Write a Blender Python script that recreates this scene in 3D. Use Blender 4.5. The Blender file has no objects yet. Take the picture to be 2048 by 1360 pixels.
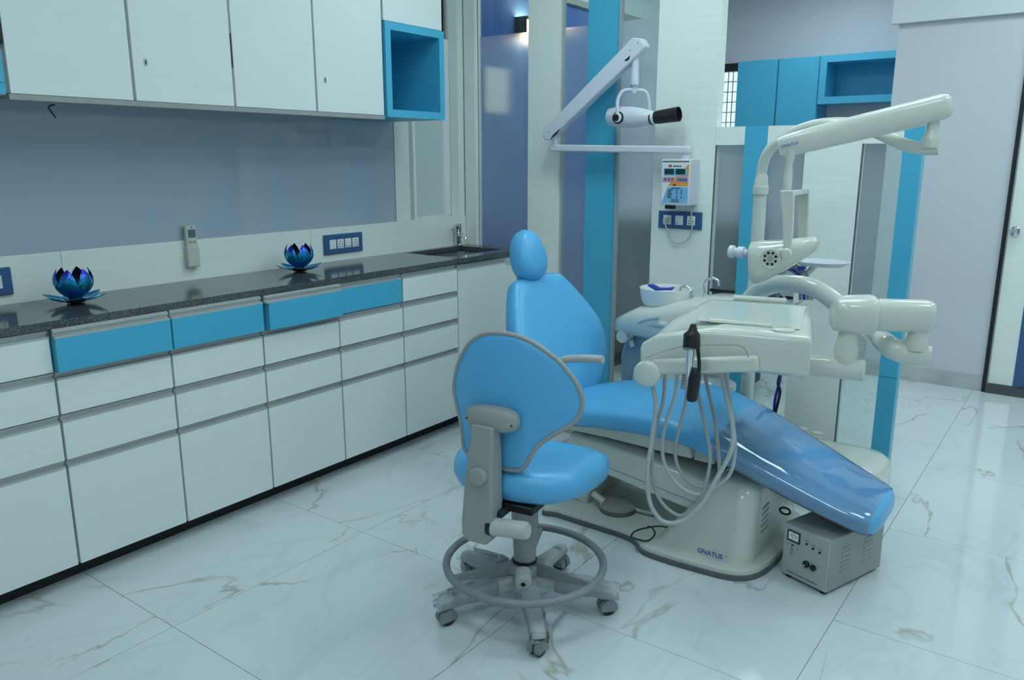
import bpy, bmesh, math, random
from mathutils import Vector, Matrix
random.seed(7)
D = bpy.data; SC = bpy.context.scene; COL = SC.collection
# ---------------------------------------------------------------- camera
F = 1590.0; CX, CY = 1024.0, 680.0; EYE = Vector((0, 0, 1.42))
RIGHT = Vector((0.80475493, 0.59360719, 0)); UP = Vector((-0.13212216, 0.17911838, 0.97491556)); FWD = Vector((-0.57871688, 0.78456811, -0.22257506))
cam = D.cameras.new('camera'); cam.sensor_width = 36; cam.lens = 36 * F / 2048; cam.clip_start = 0.05
camo = D.objects.new('camera', cam); COL.objects.link(camo)
camo.matrix_world = Matrix(((RIGHT.x, UP.x, -FWD.x, EYE.x), (RIGHT.y, UP.y, -FWD.y, EYE.y), (RIGHT.z, UP.z, -FWD.z, EYE.z), (0, 0, 0, 1)))
SC.camera = camo
# ---------------------------------------------------------------- world, exposure
w = D.worlds.new('world'); SC.world = w; w.use_nodes = True
bg = w.node_tree.nodes['Background']; bg.inputs[0].default_value = (0.80, 0.95, 1.0, 1); bg.inputs[1].default_value = 1.3
SC.view_settings.view_transform = 'Standard'; SC.view_settings.look = 'None'
SC.view_settings.exposure = 0.0; SC.view_settings.gamma = 1.0; SC.view_settings.use_curve_mapping = False
LIGHT_COL = (0.76, 0.97, 1.0); PANEL_STRENGTH = 9.9

# ---------------------------------------------------------------- pixel helpers (a pixel gives a direction, a plane gives the distance)
def ray(u, v): return RIGHT * (u - CX) + UP * (CY - v) + FWD * F
def PY(u, v, y): d = ray(u, v); return EYE + d * (y / d.y)
def PX(u, v, x): d = ray(u, v); return EYE + d * (x / d.x)
def PZ(u, v, z): d = ray(u, v); return EYE + d * ((z - EYE.z) / d.z)
def PP(u, v, p, n):
    d = ray(u, v); return EYE + d * ((Vector(p) - EYE).dot(n) / d.dot(n))

# ---------------------------------------------------------------- materials
def mat(name, col, rough=0.5, metal=0.0, spec=0.5, coat=0.0, trans=0.0, emit=None, es=0.0, ior=1.45, alpha=1.0):
    m = D.materials.new(name); m.use_nodes = True; b = m.node_tree.nodes['Principled BSDF']
    b.inputs['Base Color'].default_value = (*col, 1); b.inputs['Roughness'].default_value = rough
    b.inputs['Metallic'].default_value = metal; b.inputs['Specular IOR Level'].default_value = spec
    b.inputs['Coat Weight'].default_value = coat; b.inputs['Coat Roughness'].default_value = 0.08
    b.inputs['Transmission Weight'].default_value = trans; b.inputs['IOR'].default_value = ior; b.inputs['Alpha'].default_value = alpha
    if emit: b.inputs['Emission Color'].default_value = (*emit, 1); b.inputs['Emission Strength'].default_value = es
    return m
def nt(m): return m.node_tree.nodes, m.node_tree.links, m.node_tree.nodes['Principled BSDF']
def add_bump(m, scale, strength, dist=0.002, stretch=(1, 1, 1), detail=3, noise=True):
    N, L, b = nt(m)
    tc = N.new('ShaderNodeTexCoord'); mp = N.new('ShaderNodeMapping'); mp.inputs['Scale'].default_value = stretch
    t = N.new('ShaderNodeTexNoise'); t.inputs['Scale'].default_value = scale; t.inputs['Detail'].default_value = detail
    bp = N.new('ShaderNodeBump'); bp.inputs['Strength'].default_value = strength; bp.inputs['Distance'].default_value = dist
    L.new(tc.outputs['Object'], mp.inputs[0]); L.new(mp.outputs[0], t.inputs[0]); L.new(t.outputs[0], bp.inputs['Height']); L.new(bp.outputs[0], b.inputs['Normal'])
    return t
def add_var(m, scale, c1, c2, stretch=(1, 1, 1), detail=3, lo=0.35, hi=0.65):
    N, L, b = nt(m)
    tc = N.new('ShaderNodeTexCoord'); mp = N.new('ShaderNodeMapping'); mp.inputs['Scale'].default_value = stretch
    t = N.new('ShaderNodeTexNoise'); t.inputs['Scale'].default_value = scale; t.inputs['Detail'].default_value = detail
    r = N.new('ShaderNodeValToRGB'); r.color_ramp.elements[0].position = lo; r.color_ramp.elements[1].position = hi
    r.color_ramp.elements[0].color = (*c1, 1); r.color_ramp.elements[1].color = (*c2, 1)
    L.new(tc.outputs['Object'], mp.inputs[0]); L.new(mp.outputs[0], t.inputs[0]); L.new(t.outputs[0], r.inputs[0]); L.new(r.outputs[0], b.inputs['Base Color'])
M = {}
M['laminate'] = mat('white ribbed laminate', (0.76, 0.80, 0.77), 0.42); add_var(M['laminate'], 3, (0.80, 0.845, 0.80), (0.86, 0.90, 0.86), (1, 1, 130), 2); add_bump(M['laminate'], 3, 0.25, 0.0015, (0.6, 0.6, 130))
M['door_white'] = mat('white cabinet laminate', (0.76, 0.80, 0.785), 0.38); add_var(M['door_white'], 3, (0.745, 0.785, 0.775), (0.775, 0.815, 0.80), (1, 1, 160), 2); add_bump(M['door_white'], 3, 0.10, 0.001, (0.6, 0.6, 160))
M['blue_lam'] = mat('turquoise laminate', (0.07, 0.42, 0.64), 0.42); add_bump(M['blue_lam'], 60, 0.03)
M['alu'] = mat('aluminium profile', (0.50, 0.52, 0.51), 0.42, 0.35); add_bump(M['alu'], 40, 0.05, 0.001, (1, 0.05, 8))
M['granite'] = mat('black speckled granite', (0.05, 0.055, 0.06), 0.10, spec=0.55); add_var(M['granite'], 260, (0.035, 0.04, 0.043), (0.19, 0.20, 0.20), detail=4, lo=0.40, hi=0.75)
M['backglass'] = mat('grey back painted glass', (0.40, 0.475, 0.57), 0.06, spec=0.55)
M['wall'] = mat('off white wall paint', (0.70, 0.75, 0.78), 0.6); add_bump(M['wall'], 90, 0.06)
M['wall_lilac'] = mat('pale lilac wall paint', (0.63, 0.645, 0.70), 0.45); add_bump(M['wall_lilac'], 70, 0.05)
M['wall_blue'] = mat('blue ribbed wall covering', (0.06, 0.10, 0.40), 0.28); add_bump(M['wall_blue'], 4, 0.5, 0.004, (60, 60, 0.5)); add_var(M['wall_blue'], 4, (0.04, 0.11, 0.38), (0.07, 0.17, 0.50), (40, 40, 0.5))
M['ceiling'] = mat('white ceiling paint', (0.78, 0.80, 0.80), 0.7); add_bump(M['ceiling'], 80, 0.05)
M['skirting'] = mat('grey marble skirting', (0.50, 0.52, 0.54), 0.15); add_var(M['skirting'], 6, (0.44, 0.46, 0.48), (0.55, 0.57, 0.58))
M['grout'] = mat('floor grout', (0.36, 0.37, 0.36), 0.7); add_bump(M['grout'], 120, 0.1)
M['black'] = mat('black plastic', (0.012, 0.013, 0.015), 0.38); add_bump(M['black'], 90, 0.05)
M['dark'] = mat('dark gap', (0.02, 0.022, 0.024), 0.6); add_bump(M['dark'], 40, 0.05)
M['rubber'] = mat('grey rubber edging', (0.12, 0.125, 0.13), 0.45); add_bump(M['rubber'], 60, 0.06)
M['cream'] = mat('glossy cream plastic', (0.64, 0.66, 0.60), 0.16, coat=0.4); add_bump(M['cream'], 25, 0.012)
M['cream2'] = mat('satin cream plastic', (0.60, 0.61, 0.56), 0.35); add_bump(M['cream2'], 40, 0.02)
M['lilacwhite'] = mat('cool white enamel', (0.68, 0.70, 0.79), 0.30); add_bump(M['lilacwhite'], 40, 0.02)
M['white'] = mat('white plastic', (0.80, 0.81, 0.81), 0.3); add_bump(M['white'], 40, 0.02)
M['bowlwhite'] = mat('white ceramic', (0.82, 0.84, 0.86), 0.12, coat=0.5); add_bump(M['bowlwhite'], 15, 0.01)
M['vinyl'] = mat('sky blue vinyl', (0.098, 0.42, 0.75), 0.33, coat=0.25); add_bump(M['vinyl'], 220, 0.05, 0.0008); M['vinyl'].node_tree.nodes['Principled BSDF'].inputs['Coat Roughness'].default_value = 0.4
M['stoolgrey'] = mat('warm grey plastic', (0.33, 0.335, 0.325), 0.45); add_bump(M['stoolgrey'], 150, 0.05)
M['stoolgrey2'] = mat('light grey plastic', (0.50, 0.51, 0.49), 0.42); add_bump(M['stoolgrey2'], 150, 0.04)
M['castergrey'] = mat('mid grey caster plastic', (0.25, 0.265, 0.275), 0.35); add_bump(M['castergrey'], 100, 0.04)
M['hose'] = mat('grey hose', (0.40, 0.41, 0.41), 0.4); add_bump(M['hose'], 80, 0.04)
M['hose2'] = mat('pale silicone hose', (0.52, 0.54, 0.54), 0.3); add_bump(M['hose2'], 80, 0.04)
M['colblue'] = mat('blue grey enamel', (0.24, 0.36, 0.46), 0.35); add_bump(M['colblue'], 60, 0.03)
M['chrome'] = mat('chrome', (0.75, 0.77, 0.78), 0.08, 1.0); add_bump(M['chrome'], 20, 0.01)
M['steel'] = mat('brushed stainless steel', (0.42, 0.43, 0.43), 0.28, 1.0); add_bump(M['steel'], 12, 0.05, 0.001, (1, 30, 1))
M['boxgrey'] = mat('grey powder coated steel', (0.34, 0.345, 0.325), 0.42); add_bump(M['boxgrey'], 240, 0.06, 0.0006)
M['boxgrey2'] = mat('pale grey panel', (0.44, 0.445, 0.425), 0.42); add_bump(M['boxgrey2'], 240, 0.04, 0.0006)
M['plateblue'] = mat('navy blue switch plate', (0.045, 0.115, 0.27), 0.3); add_bump(M['plateblue'], 60, 0.03)
M['ink'] = mat('dark print', (0.05, 0.055, 0.06), 0.5); add_bump(M['ink'], 80, 0.02)
M['inkblue'] = mat('blue print', (0.03, 0.05, 0.42), 0.4); add_bump(M['inkblue'], 80, 0.02)
M['red'] = mat('red print', (0.45, 0.03, 0.05), 0.4); add_bump(M['red'], 80, 0.02)
M['orange'] = mat('orange print', (0.85, 0.33, 0.06), 0.4); add_bump(M['orange'], 80, 0.02)
M['skyprint'] = mat('light blue print', (0.20, 0.48, 0.75), 0.4); add_bump(M['skyprint'], 80, 0.02)
M['edgeband'] = mat('pale turquoise edge band', (0.16, 0.46, 0.62), 0.4); add_bump(M['edgeband'], 80, 0.02)
M['pinkprint'] = mat('mauve print', (0.45, 0.36, 0.48), 0.4); add_bump(M['pinkprint'], 80, 0.02)
M['lcd'] = mat('green display window', (0.01, 0.05, 0.035), 0.15); add_bump(M['lcd'], 30, 0.02)
M['lcdgrey'] = mat('grey display window', (0.10, 0.16, 0.18), 0.2); add_bump(M['lcdgrey'], 30, 0.02)
M['yellow'] = mat('yellow button', (0.55, 0.42, 0.08), 0.4); add_bump(M['yellow'], 80, 0.02)
M['green'] = mat('teal button', (0.12, 0.33, 0.30), 0.4); add_bump(M['green'], 80, 0.02)
M['remote'] = mat('ivory remote plastic', (0.56, 0.58, 0.52), 0.4); add_bump(M['remote'], 120, 0.03)
M['cableblue'] = mat('blue cable', (0.02, 0.03, 0.45), 0.4); add_bump(M['cableblue'], 80, 0.03)
M['cloth'] = mat('blue foil packet', (0.02, 0.035, 0.40), 0.3); add_bump(M['cloth'], 60, 0.3)
M['petal'] = mat('iridescent blue metal', (0.02, 0.16, 0.50), 0.2, 0.85); add_bump(M['petal'], 30, 0.1)
M['petal_in'] = mat('dark inner petal', (0.01, 0.012, 0.02), 0.4); add_bump(M['petal_in'], 30, 0.1)  # near-black colour for the inner petal faces and the cup
M['brick_out'] = mat('pale outdoor render', (0.34, 0.42, 0.38), 0.8); add_bump(M['brick_out'], 30, 0.1)
M['navy'] = mat('dark slate laminate', (0.035, 0.05, 0.055), 0.35); add_bump(M['navy'], 60, 0.03)
M['lamp'] = mat('added ceiling panel diffuser', (0.9, 0.9, 0.9), 0.5, emit=LIGHT_COL, es=PANEL_STRENGTH); add_bump(M['lamp'], 60, 0.01)
M['warm'] = mat('warm lamp diffuser', (0.9, 0.8, 0.6), 0.5, emit=(1.0, 0.62, 0.25), es=45); add_bump(M['warm'], 60, 0.01)
M['reflector'] = mat('lamp reflector', (0.6, 0.68, 0.74), 0.12, 0.8); add_bump(M['reflector'], 200, 0.15)
# petals: violet tips, teal bellies, by local height
N, L, b = nt(M['petal']); tc = N.new('ShaderNodeTexCoord'); sx = N.new('ShaderNodeSeparateXYZ'); mr = N.new('ShaderNodeMapRange'); mr.inputs[1].default_value = 0.0; mr.inputs[2].default_value = 0.118
rp = N.new('ShaderNodeValToRGB'); rp.color_ramp.elements[0].color = (0.01, 0.20, 0.50, 1); rp.color_ramp.elements[1].color = (0.06, 0.03, 0.62, 1); rp.color_ramp.elements[1].position = 0.97
e = rp.color_ramp.elements.new(0.62); e.color = (0.01, 0.36, 0.58, 1)
L.new(tc.outputs['Object'], sx.inputs[0]); L.new(sx.outputs[2], mr.inputs[0]); L.new(mr.outputs[0], rp.inputs[0]); L.new(rp.outputs[0], b.inputs['Base Color'])
# glass
def glass_mat(name, tint, gloss=0.10):
    m = D.materials.new(name); m.use_nodes = True; N = m.node_tree.nodes; L = m.node_tree.links
    for n in list(N): N.remove(n)
    o = N.new('ShaderNodeOutputMaterial'); t = N.new('ShaderNodeBsdfTransparent'); t.inputs[0].default_value = (*tint, 1)
    g = N.new('ShaderNodeBsdfGlossy'); g.inputs['Roughness'].default_value = 0.01
    fr = N.new('ShaderNodeFresnel'); fr.inputs[0].default_value = 1.45; mx = N.new('ShaderNodeMixShader')
    L.new(fr.outputs[0], mx.inputs[0]); L.new(t.outputs[0], mx.inputs[1]); L.new(g.outputs[0], mx.inputs[2]); L.new(mx.outputs[0], o.inputs[0])
    return m
M['glass'] = glass_mat('clear glass', (0.90, 0.96, 0.94))
def frost_mat():
    m = D.materials.new('frosted glass film'); m.use_nodes = True; N = m.node_tree.nodes; L = m.node_tree.links
    for n in list(N): N.remove(n)
    o = N.new('ShaderNodeOutputMaterial'); rf = N.new('ShaderNodeBsdfRefraction'); rf.inputs['Roughness'].default_value = 0.33; rf.inputs['IOR'].default_value = 1.3; rf.inputs[0].default_value = (0.93, 0.97, 0.98, 1)
    df = N.new('ShaderNodeBsdfDiffuse'); df.inputs[0].default_value = (0.62, 0.68, 0.70, 1); gl = N.new('ShaderNodeBsdfGlossy'); gl.inputs['Roughness'].default_value = 0.12
    tc = N.new('ShaderNodeTexCoord'); no = N.new('ShaderNodeTexNoise'); no.inputs['Scale'].default_value = 60; bp = N.new('ShaderNodeBump'); bp.inputs['Strength'].default_value = 0.03; bp.inputs['Distance'].default_value = 0.002
    L.new(tc.outputs['Object'], no.inputs[0]); L.new(no.outputs[0], bp.inputs['Height']); L.new(bp.outputs[0], gl.inputs['Normal'])
    fr = N.new('ShaderNodeFresnel'); fr.inputs[0].default_value = 1.35; m1 = N.new('ShaderNodeMixShader'); m1.inputs[0].default_value = 0.22; m2 = N.new('ShaderNodeMixShader')
    L.new(rf.outputs[0], m1.inputs[1]); L.new(df.outputs[0], m1.inputs[2]); L.new(fr.outputs[0], m2.inputs[0]); L.new(m1.outputs[0], m2.inputs[1]); L.new(gl.outputs[0], m2.inputs[2]); L.new(m2.outputs[0], o.inputs[0])
    return m
M['frost'] = frost_mat()
# clear wrinkled plastic wrap
def wrap_mat(name, bump, dist, scale, mixf, col=(0.9, 0.95, 1), haze=0.0, rough=0.07):
    m = D.materials.new(name); m.use_nodes = True; N = m.node_tree.nodes; L = m.node_tree.links
    for n in list(N): N.remove(n)
    o = N.new('ShaderNodeOutputMaterial'); t = N.new('ShaderNodeBsdfTransparent'); t.inputs[0].default_value = (0.96, 0.97, 0.98, 1)
    g = N.new('ShaderNodeBsdfGlossy'); g.inputs['Roughness'].default_value = rough; g.inputs[0].default_value = (*col, 1)
    fr = N.new('ShaderNodeFresnel'); fr.inputs[0].default_value = 1.5
    ma = N.new('ShaderNodeMath'); ma.operation = 'ADD'; ma.inputs[1].default_value = mixf; ma.use_clamp = True
    tc = N.new('ShaderNodeTexCoord'); no = N.new('ShaderNodeTexNoise'); no.inputs['Scale'].default_value = scale; no.inputs['Detail'].default_value = 2
    bp = N.new('ShaderNodeBump'); bp.inputs['Strength'].default_value = bump; bp.inputs['Distance'].default_value = dist
    mx = N.new('ShaderNodeMixShader')
    L.new(tc.outputs['Object'], no.inputs[0]); L.new(no.outputs[0], bp.inputs['Height']); L.new(bp.outputs[0], g.inputs['Normal']); L.new(bp.outputs[0], fr.inputs['Normal'])
    df = N.new('ShaderNodeBsdfDiffuse'); df.inputs[0].default_value = (0.78, 0.80, 0.86, 1); hm = N.new('ShaderNodeMixShader'); hm.inputs[0].default_value = haze
    L.new(t.outputs[0], hm.inputs[1]); L.new(df.outputs[0], hm.inputs[2])
    L.new(fr.outputs[0], ma.inputs[0]); L.new(ma.outputs[0], mx.inputs[0]); L.new(hm.outputs[0], mx.inputs[1]); L.new(g.outputs[0], mx.inputs[2]); L.new(mx.outputs[0], o.inputs[0])
    return m
M['cover'] = wrap_mat('clear plastic seat cover', 0.35, 0.01, 7, 0.03, haze=0.11)
M['wrap'] = wrap_mat('clear plastic leg wrap', 0.6, 0.01, 40, 0.02, haze=0.22, rough=0.2)
# marble tile
def tile_mat():
    m = mat('polished marble tile', (0.7, 0.74, 0.76), 0.07, spec=0.5); N, L, b = nt(m)
    tc = N.new('ShaderNodeTexCoord'); oi = N.new('ShaderNodeObjectInfo'); ml = N.new('ShaderNodeMath'); ml.operation = 'MULTIPLY'; ml.inputs[1].default_value = 37.0
    ad = N.new('ShaderNodeVectorMath'); ad.operation = 'ADD'; cb = N.new('ShaderNodeCombineXYZ')
    L.new(oi.outputs['Random'], ml.inputs[0]); L.new(ml.outputs[0], cb.inputs[2]); L.new(tc.outputs['Object'], ad.inputs[0]); L.new(cb.outputs[0], ad.inputs[1])
    mp = N.new('ShaderNodeMapping'); mp.inputs['Rotation'].default_value = (0, 0, 0.75); mp.inputs['Scale'].default_value = (1.0, 0.55, 1); L.new(ad.outputs[0], mp.inputs[0])
    def vein(scale, dist, width, det):
        n = N.new('ShaderNodeTexNoise'); n.inputs['Scale'].default_value = scale; n.inputs['Detail'].default_value = det; n.inputs['Distortion'].default_value = dist; n.inputs['Roughness'].default_value = 0.5
        L.new(mp.outputs[0], n.inputs[0])
        s = N.new('ShaderNodeMath'); s.operation = 'SUBTRACT'; s.inputs[1].default_value = 0.5; L.new(n.outputs[0], s.inputs[0])
        a = N.new('ShaderNodeMath'); a.operation = 'ABSOLUTE'; L.new(s.outputs[0], a.inputs[0])
        r = N.new('ShaderNodeMapRange'); r.inputs[1].default_value = 0; r.inputs[2].default_value = width; r.inputs[3].default_value = 1; r.inputs[4].default_value = 0; L.new(a.outputs[0], r.inputs[0])
        return r.outputs[0]
    v1 = vein(1.9, 0.6, 0.0105, 5); v2 = vein(2.4, 1.0, 0.03, 3)
    g = N.new('ShaderNodeTexNoise'); g.inputs['Scale'].default_value = 2.2; L.new(ad.outputs[0], g.inputs[0])
    gr = N.new('ShaderNodeMapRange'); gr.inputs[1].default_value = 0.36; gr.inputs[2].default_value = 0.52; L.new(g.outputs[0], gr.inputs[0])
    m1 = N.new('ShaderNodeMath'); m1.operation = 'MULTIPLY'; L.new(v1, m1.inputs[0]); L.new(gr.outputs[0], m1.inputs[1])
    c0 = N.new('ShaderNodeMix'); c0.data_type = 'RGBA'; c0.inputs['A'].default_value = (0.66, 0.71, 0.73, 1); c0.inputs['B'].default_value = (0.59, 0.64, 0.67, 1)
    m2 = N.new('ShaderNodeMath'); m2.operation = 'MULTIPLY'; m2.inputs[1].default_value = 0.55; L.new(v2, m2.inputs[0]); L.new(m2.outputs[0], c0.inputs['Factor'])
    c1 = N.new('ShaderNodeMix'); c1.data_type = 'RGBA'; c1.inputs['B'].default_value = (0.42, 0.40, 0.33, 1)
    m3 = N.new('ShaderNodeMath'); m3.operation = 'MULTIPLY'; m3.inputs[1].default_value = 0.9; L.new(m1.outputs[0], m3.inputs[0])
    L.new(m3.outputs[0], c1.inputs['Factor']); L.new(c0.outputs['Result'], c1.inputs['A']); L.new(c1.outputs['Result'], b.inputs['Base Color'])
    return m
M['tile'] = tile_mat()

# ---------------------------------------------------------------- mesh building
def sgn(a): return -1.0 if a < 0 else 1.0
def catmull(pts, n=6, closed=False):
    P = [Vector(p) for p in pts]; out = []
    m = len(P); rng = range(m if closed else m - 1)
    for i in rng:
        if closed: a, b_, c, d = P[(i - 1) % m], P[i], P[(i + 1) % m], P[(i + 2) % m]
        else: a, b_, c, d = P[max(i - 1, 0)], P[i], P[i + 1], P[min(i + 2, m - 1)]
        for k in range(n):
            t = k / n
            out.append(0.5 * ((2 * b_) + (c - a) * t + (2 * a - 5 * b_ + 4 * c - d) * t * t + (3 * b_ - a - 3 * c + d) * t ** 3))
    if not closed: out.append(P[-1].copy())
    return out
class MB:
    def __init__(s): s.v = []; s.f = []
    def add(s, vs, fs):
        o = len(s.v); s.v += [Vector(q) for q in vs]; s.f += [[i + o for i in f] for f in fs]; return s
    def box(s, x0, x1, y0, y1, z0, z1):
        return s.add([(x, y, z) for x in (x0, x1) for y in (y0, y1) for z in (z0, z1)], [(0, 1, 3, 2), (4, 6, 7, 5), (0, 4, 5, 1), (2, 3, 7, 6), (0, 2, 6, 4), (1, 5, 7, 3)])
    def loft(s, rings, cap=True, closed=True):
        n = len(rings[0]); vs = [q for r in rings for q in r]; fs = []
        for i in range(len(rings) - 1):
            for k in range(n if closed else n - 1):
                a = i * n + k; b_ = i * n + (k + 1) % n; fs.append((a, b_, b_ + n, a + n))
        if cap: fs.append(tuple(range(n))[::-1]); fs.append(tuple((len(rings) - 1) * n + k for k in range(n)))
        return s.add(vs, fs)
    def cyl(s, p0, p1, r0, r1=None, n=20):
        return s.tube([p0, p1], [r0, r0 if r1 is None else r1], n)
    def tube(s, path, r, n=12, cap=True, closed=False, squash=1.0):
        P = [Vector(p) for p in path]; m = len(P); R = r if isinstance(r, (list, tuple)) else [r] * m
        t0 = (P[1] - P[0]).normalized(); up = Vector((0, 0, 1)) if abs(t0.z) < 0.9 else Vector((0, 1, 0))
        nx = t0.cross(up).normalized(); rings = []
        for i in range(m):
            if closed: t = (P[(i + 1) % m] - P[i - 1])
            else: t = P[min(i + 1, m - 1)] - P[max(i - 1, 0)]
            t.normalize(); nx = (nx - t * nx.dot(t)).normalized(); ny = t.cross(nx)
            rings.append([P[i] + nx * math.cos(2 * math.pi * k / n) * R[i] + ny * math.sin(2 * math.pi * k / n) * R[i] * squash for k in range(n)])
        if closed: rings.append(rings[0]); cap = False
        return s.loft(rings, cap)
    def lathe(s, prof, c, axis=(0, 0, 1), n=28, cap=True):
        a = Vector(axis).normalized(); c = Vector(c); up = Vector((0, 0, 1)) if abs(a.z) < 0.9 else Vector((1, 0, 0))
        e1 = a.cross(up).normalized(); e2 = a.cross(e1)
        return s.loft([[c + a * h + (e1 * math.cos(2 * math.pi * k / n) + e2 * math.sin(2 * math.pi * k / n)) * max(r, 1e-4) for k in range(n)] for r, h in prof], cap)
    def prism(s, poly, z0, z1):      # plan polygon
        return s.loft([[Vector((p[0], p[1], z0)) for p in poly], [Vector((p[0], p[1], z1)) for p in poly]])
    def slab(s, pts, off):           # any planar polygon, given thickness vector
        off = Vector(off); return s.loft([[Vector(p) for p in pts], [Vector(p) + off for p in pts]])
    def beam(s, p0, p1, w0, h0, w1=None, h1=None, side=None):   # rectangular bar
        p0, p1 = Vector(p0), Vector(p1); t = (p1 - p0).normalized(); w1 = w0 if w1 is None else w1; h1 = h0 if h1 is None else h1
        sd = Vector(side).normalized() if side else t.cross(Vector((0, 0, 1))).normalized(); up = sd.cross(t).normalized()
        def ring(p, a, h): return [p + sd * a / 2 + up * h / 2, p - sd * a / 2 + up * h / 2, p - sd * a / 2 - up * h / 2, p + sd * a / 2 - up * h / 2]
        return s.loft([ring(p0, w0, h0), ring(p1, w1, h1)])
    def ellipsoid(s, c, ax, n=24, m=14, e=1.0):
        c = Vector(c); A = [Vector(a) for a in ax]; rings = []
        for i in range(m + 1):
            th = -math.pi / 2 + math.pi * i / m; cz, sz = math.cos(th), math.sin(th); cz = max(abs(cz) ** e, 1e-3); sz = sgn(sz) * abs(sz) ** e
            rings.append([c + A[0] * cz * sgn(math.cos(p)) * abs(math.cos(p)) ** e + A[1] * cz * sgn(math.sin(p)) * abs(math.sin(p)) ** e + A[2] * sz for p in [2 * math.pi * k / n for k in range(n)]])
        return s.loft(rings)
    def xf(s, mtx): s.v = [mtx @ q for q in s.v]; return s
WO = {None: Vector((0, 0, 0))}
def obj(name, mb, m, parent=None, bevel=0.0, seg=2, smooth=True, kind=None, origin=None, subsurf=0, angle=38):
    o0 = WO[parent]; org = Vector(origin) if origin is not None else o0.copy()
    me = D.meshes.new(name); me.from_pydata([tuple(q - org) for q in mb.v], [], mb.f); me.update()
    bm = bmesh.new(); bm.from_mesh(me); bmesh.ops.recalc_face_normals(bm, faces=bm.faces); bm.to_mesh(me); bm.free()
    me.materials.append(M[m] if isinstance(m, str) else m)
    if smooth:
        me.polygons.foreach_set('use_smooth', [True] * len(me.polygons)); me.set_sharp_from_angle(angle=math.radians(angle))
    o = D.objects.new(name, me); COL.objects.link(o); o.parent = parent; o.location = org - o0; WO[o] = org
    if bevel:
        bv = o.modifiers.new('bevel', 'BEVEL'); bv.width = bevel; bv.segments = seg; bv.limit_method = 'ANGLE'; bv.angle_limit = math.radians(40)
        bv.harden_normals = False
    if subsurf:
        ss = o.modifiers.new('subd', 'SUBSURF'); ss.levels = subsurf; ss.render_levels = subsurf
    if kind: o['kind'] = kind
    return o
def bx(x0, x1, y0, y1, z0, z1): return MB().box(x0, x1, y0, y1, z0, z1)
def thing(name, label, cat, loc, group=None):
    o = D.objects.new(name, None); COL.objects.link(o); o.location = loc; o.empty_display_size = 0.1; WO[o] = Vector(loc)
    o['label'] = label; o['category'] = cat
    if group: o['group'] = group
    return o
def tag(o, label, cat, group=None):
    o['label'] = label; o['category'] = cat
    if group: o['group'] = group
    return o
def struct(name, loc=(0, 0, 0)):
    o = D.objects.new(name, None); COL.objects.link(o); o.location = loc; o.empty_display_size = 0.1; WO[o] = Vector(loc); o['kind'] = 'structure'; return o
def text_mesh(name, txt, size, mtx, m, parent, shear=0.0):
    c = D.curves.new(name, 'FONT'); c.body = txt; c.size = size; c.extrude = 0.0004; c.align_x = 'CENTER'; c.align_y = 'CENTER'; c.shear = shear
    t = D.objects.new('tmp', c); COL.objects.link(t); bpy.context.view_layer.update()
    me = D.meshes.new_from_object(t.evaluated_get(bpy.context.evaluated_depsgraph_get())); D.objects.remove(t)
    me.name = name; me.transform(Matrix.Translation(-WO[parent]) @ mtx); me.materials.clear(); me.materials.append(M[m])
    o = D.objects.new(name, me); COL.objects.link(o); o.parent = parent; WO[o] = WO[parent].copy(); return o
def frame(c, ex, ey):
    ex = Vector(ex).normalized(); ey = Vector(ey); ey = (ey - ex * ey.dot(ex)).normalized(); ez = ex.cross(ey); c = Vector(c)
    return Matrix(((ex.x, ey.x, ez.x, c.x), (ex.y, ey.y, ez.y, c.y), (ex.z, ey.z, ez.z, c.z), (0, 0, 0, 1)))

# ================================================================ THE ROOM
XW, YB, YC, YD, XR, Y0, ZC = -3.09, 3.707, 5.60, 7.30, 2.0, -1.8, 2.9
# floor of tiles
fl = obj('floor', bx(XW, XR, Y0, YD, -0.06, -0.004), 'grout', kind='structure')
xs = [-2.16 + 0.82 * k for k in range(-2, 7)]; tcache = {}
for i in range(len(xs) - 1):
    x0, x1 = max(xs[i], XW), min(xs[i + 1], XR)
    if x1 - x0 < 0.02: continue
    off = 0.46 if xs[i] > -0.6 else 0.0
    k = -5
    while True:
        ya = 1.155 + off + 0.797 * k; y0, y1 = max(ya, Y0), min(ya + 0.797, YD); k += 1
        if y0 >= YD: break
        if y1 - y0 < 0.02: continue
        key = (round(x1 - x0, 3), round(y1 - y0, 3))
        if key not in tcache:
            a, b_ = key[0] / 2 - 0.0011, key[1] / 2 - 0.0011
            t = obj('tile', bx(-a, a, -b_, b_, -0.006, 0), 'tile', smooth=False); tcache[key] = t.data
            t.parent = fl
        else:
            t = D.objects.new('tile', tcache[key]); COL.objects.link(t); t.parent = fl
        t.location = ((x0 + x1) / 2, (y0 + y1) / 2, 0)
obj('ceiling', bx(XW - 0.15, XR + 0.15, Y0 - 0.15, YD + 0.15, ZC, ZC + 0.1), 'ceiling', kind='structure', smooth=False)
# left wall, with a window opening over the sink
WY0, WY1, WZ0 = 3.275, 3.665, 1.087
mb = MB(); mb.box(XW - 0.12, XW, Y0, WY0, 0, ZC).box(XW - 0.12, XW, WY0, WY1, 0, WZ0).box(XW - 0.12, XW, WY0, WY1, 2.62, ZC).box(XW - 0.12, XW, WY1, YB + 0.06, 0, ZC)
wl = obj('wall_left', mb, 'wall', kind='structure', smooth=False)
obj('wall_front', bx(XW, XR, Y0 - 0.12, Y0, 0, ZC), 'wall', kind='structure', smooth=False)
obj('wall_right', bx(XR, XR + 0.12, Y0 - 0.12, YD, 0, ZC), 'wall', kind='structure', smooth=False)
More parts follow.
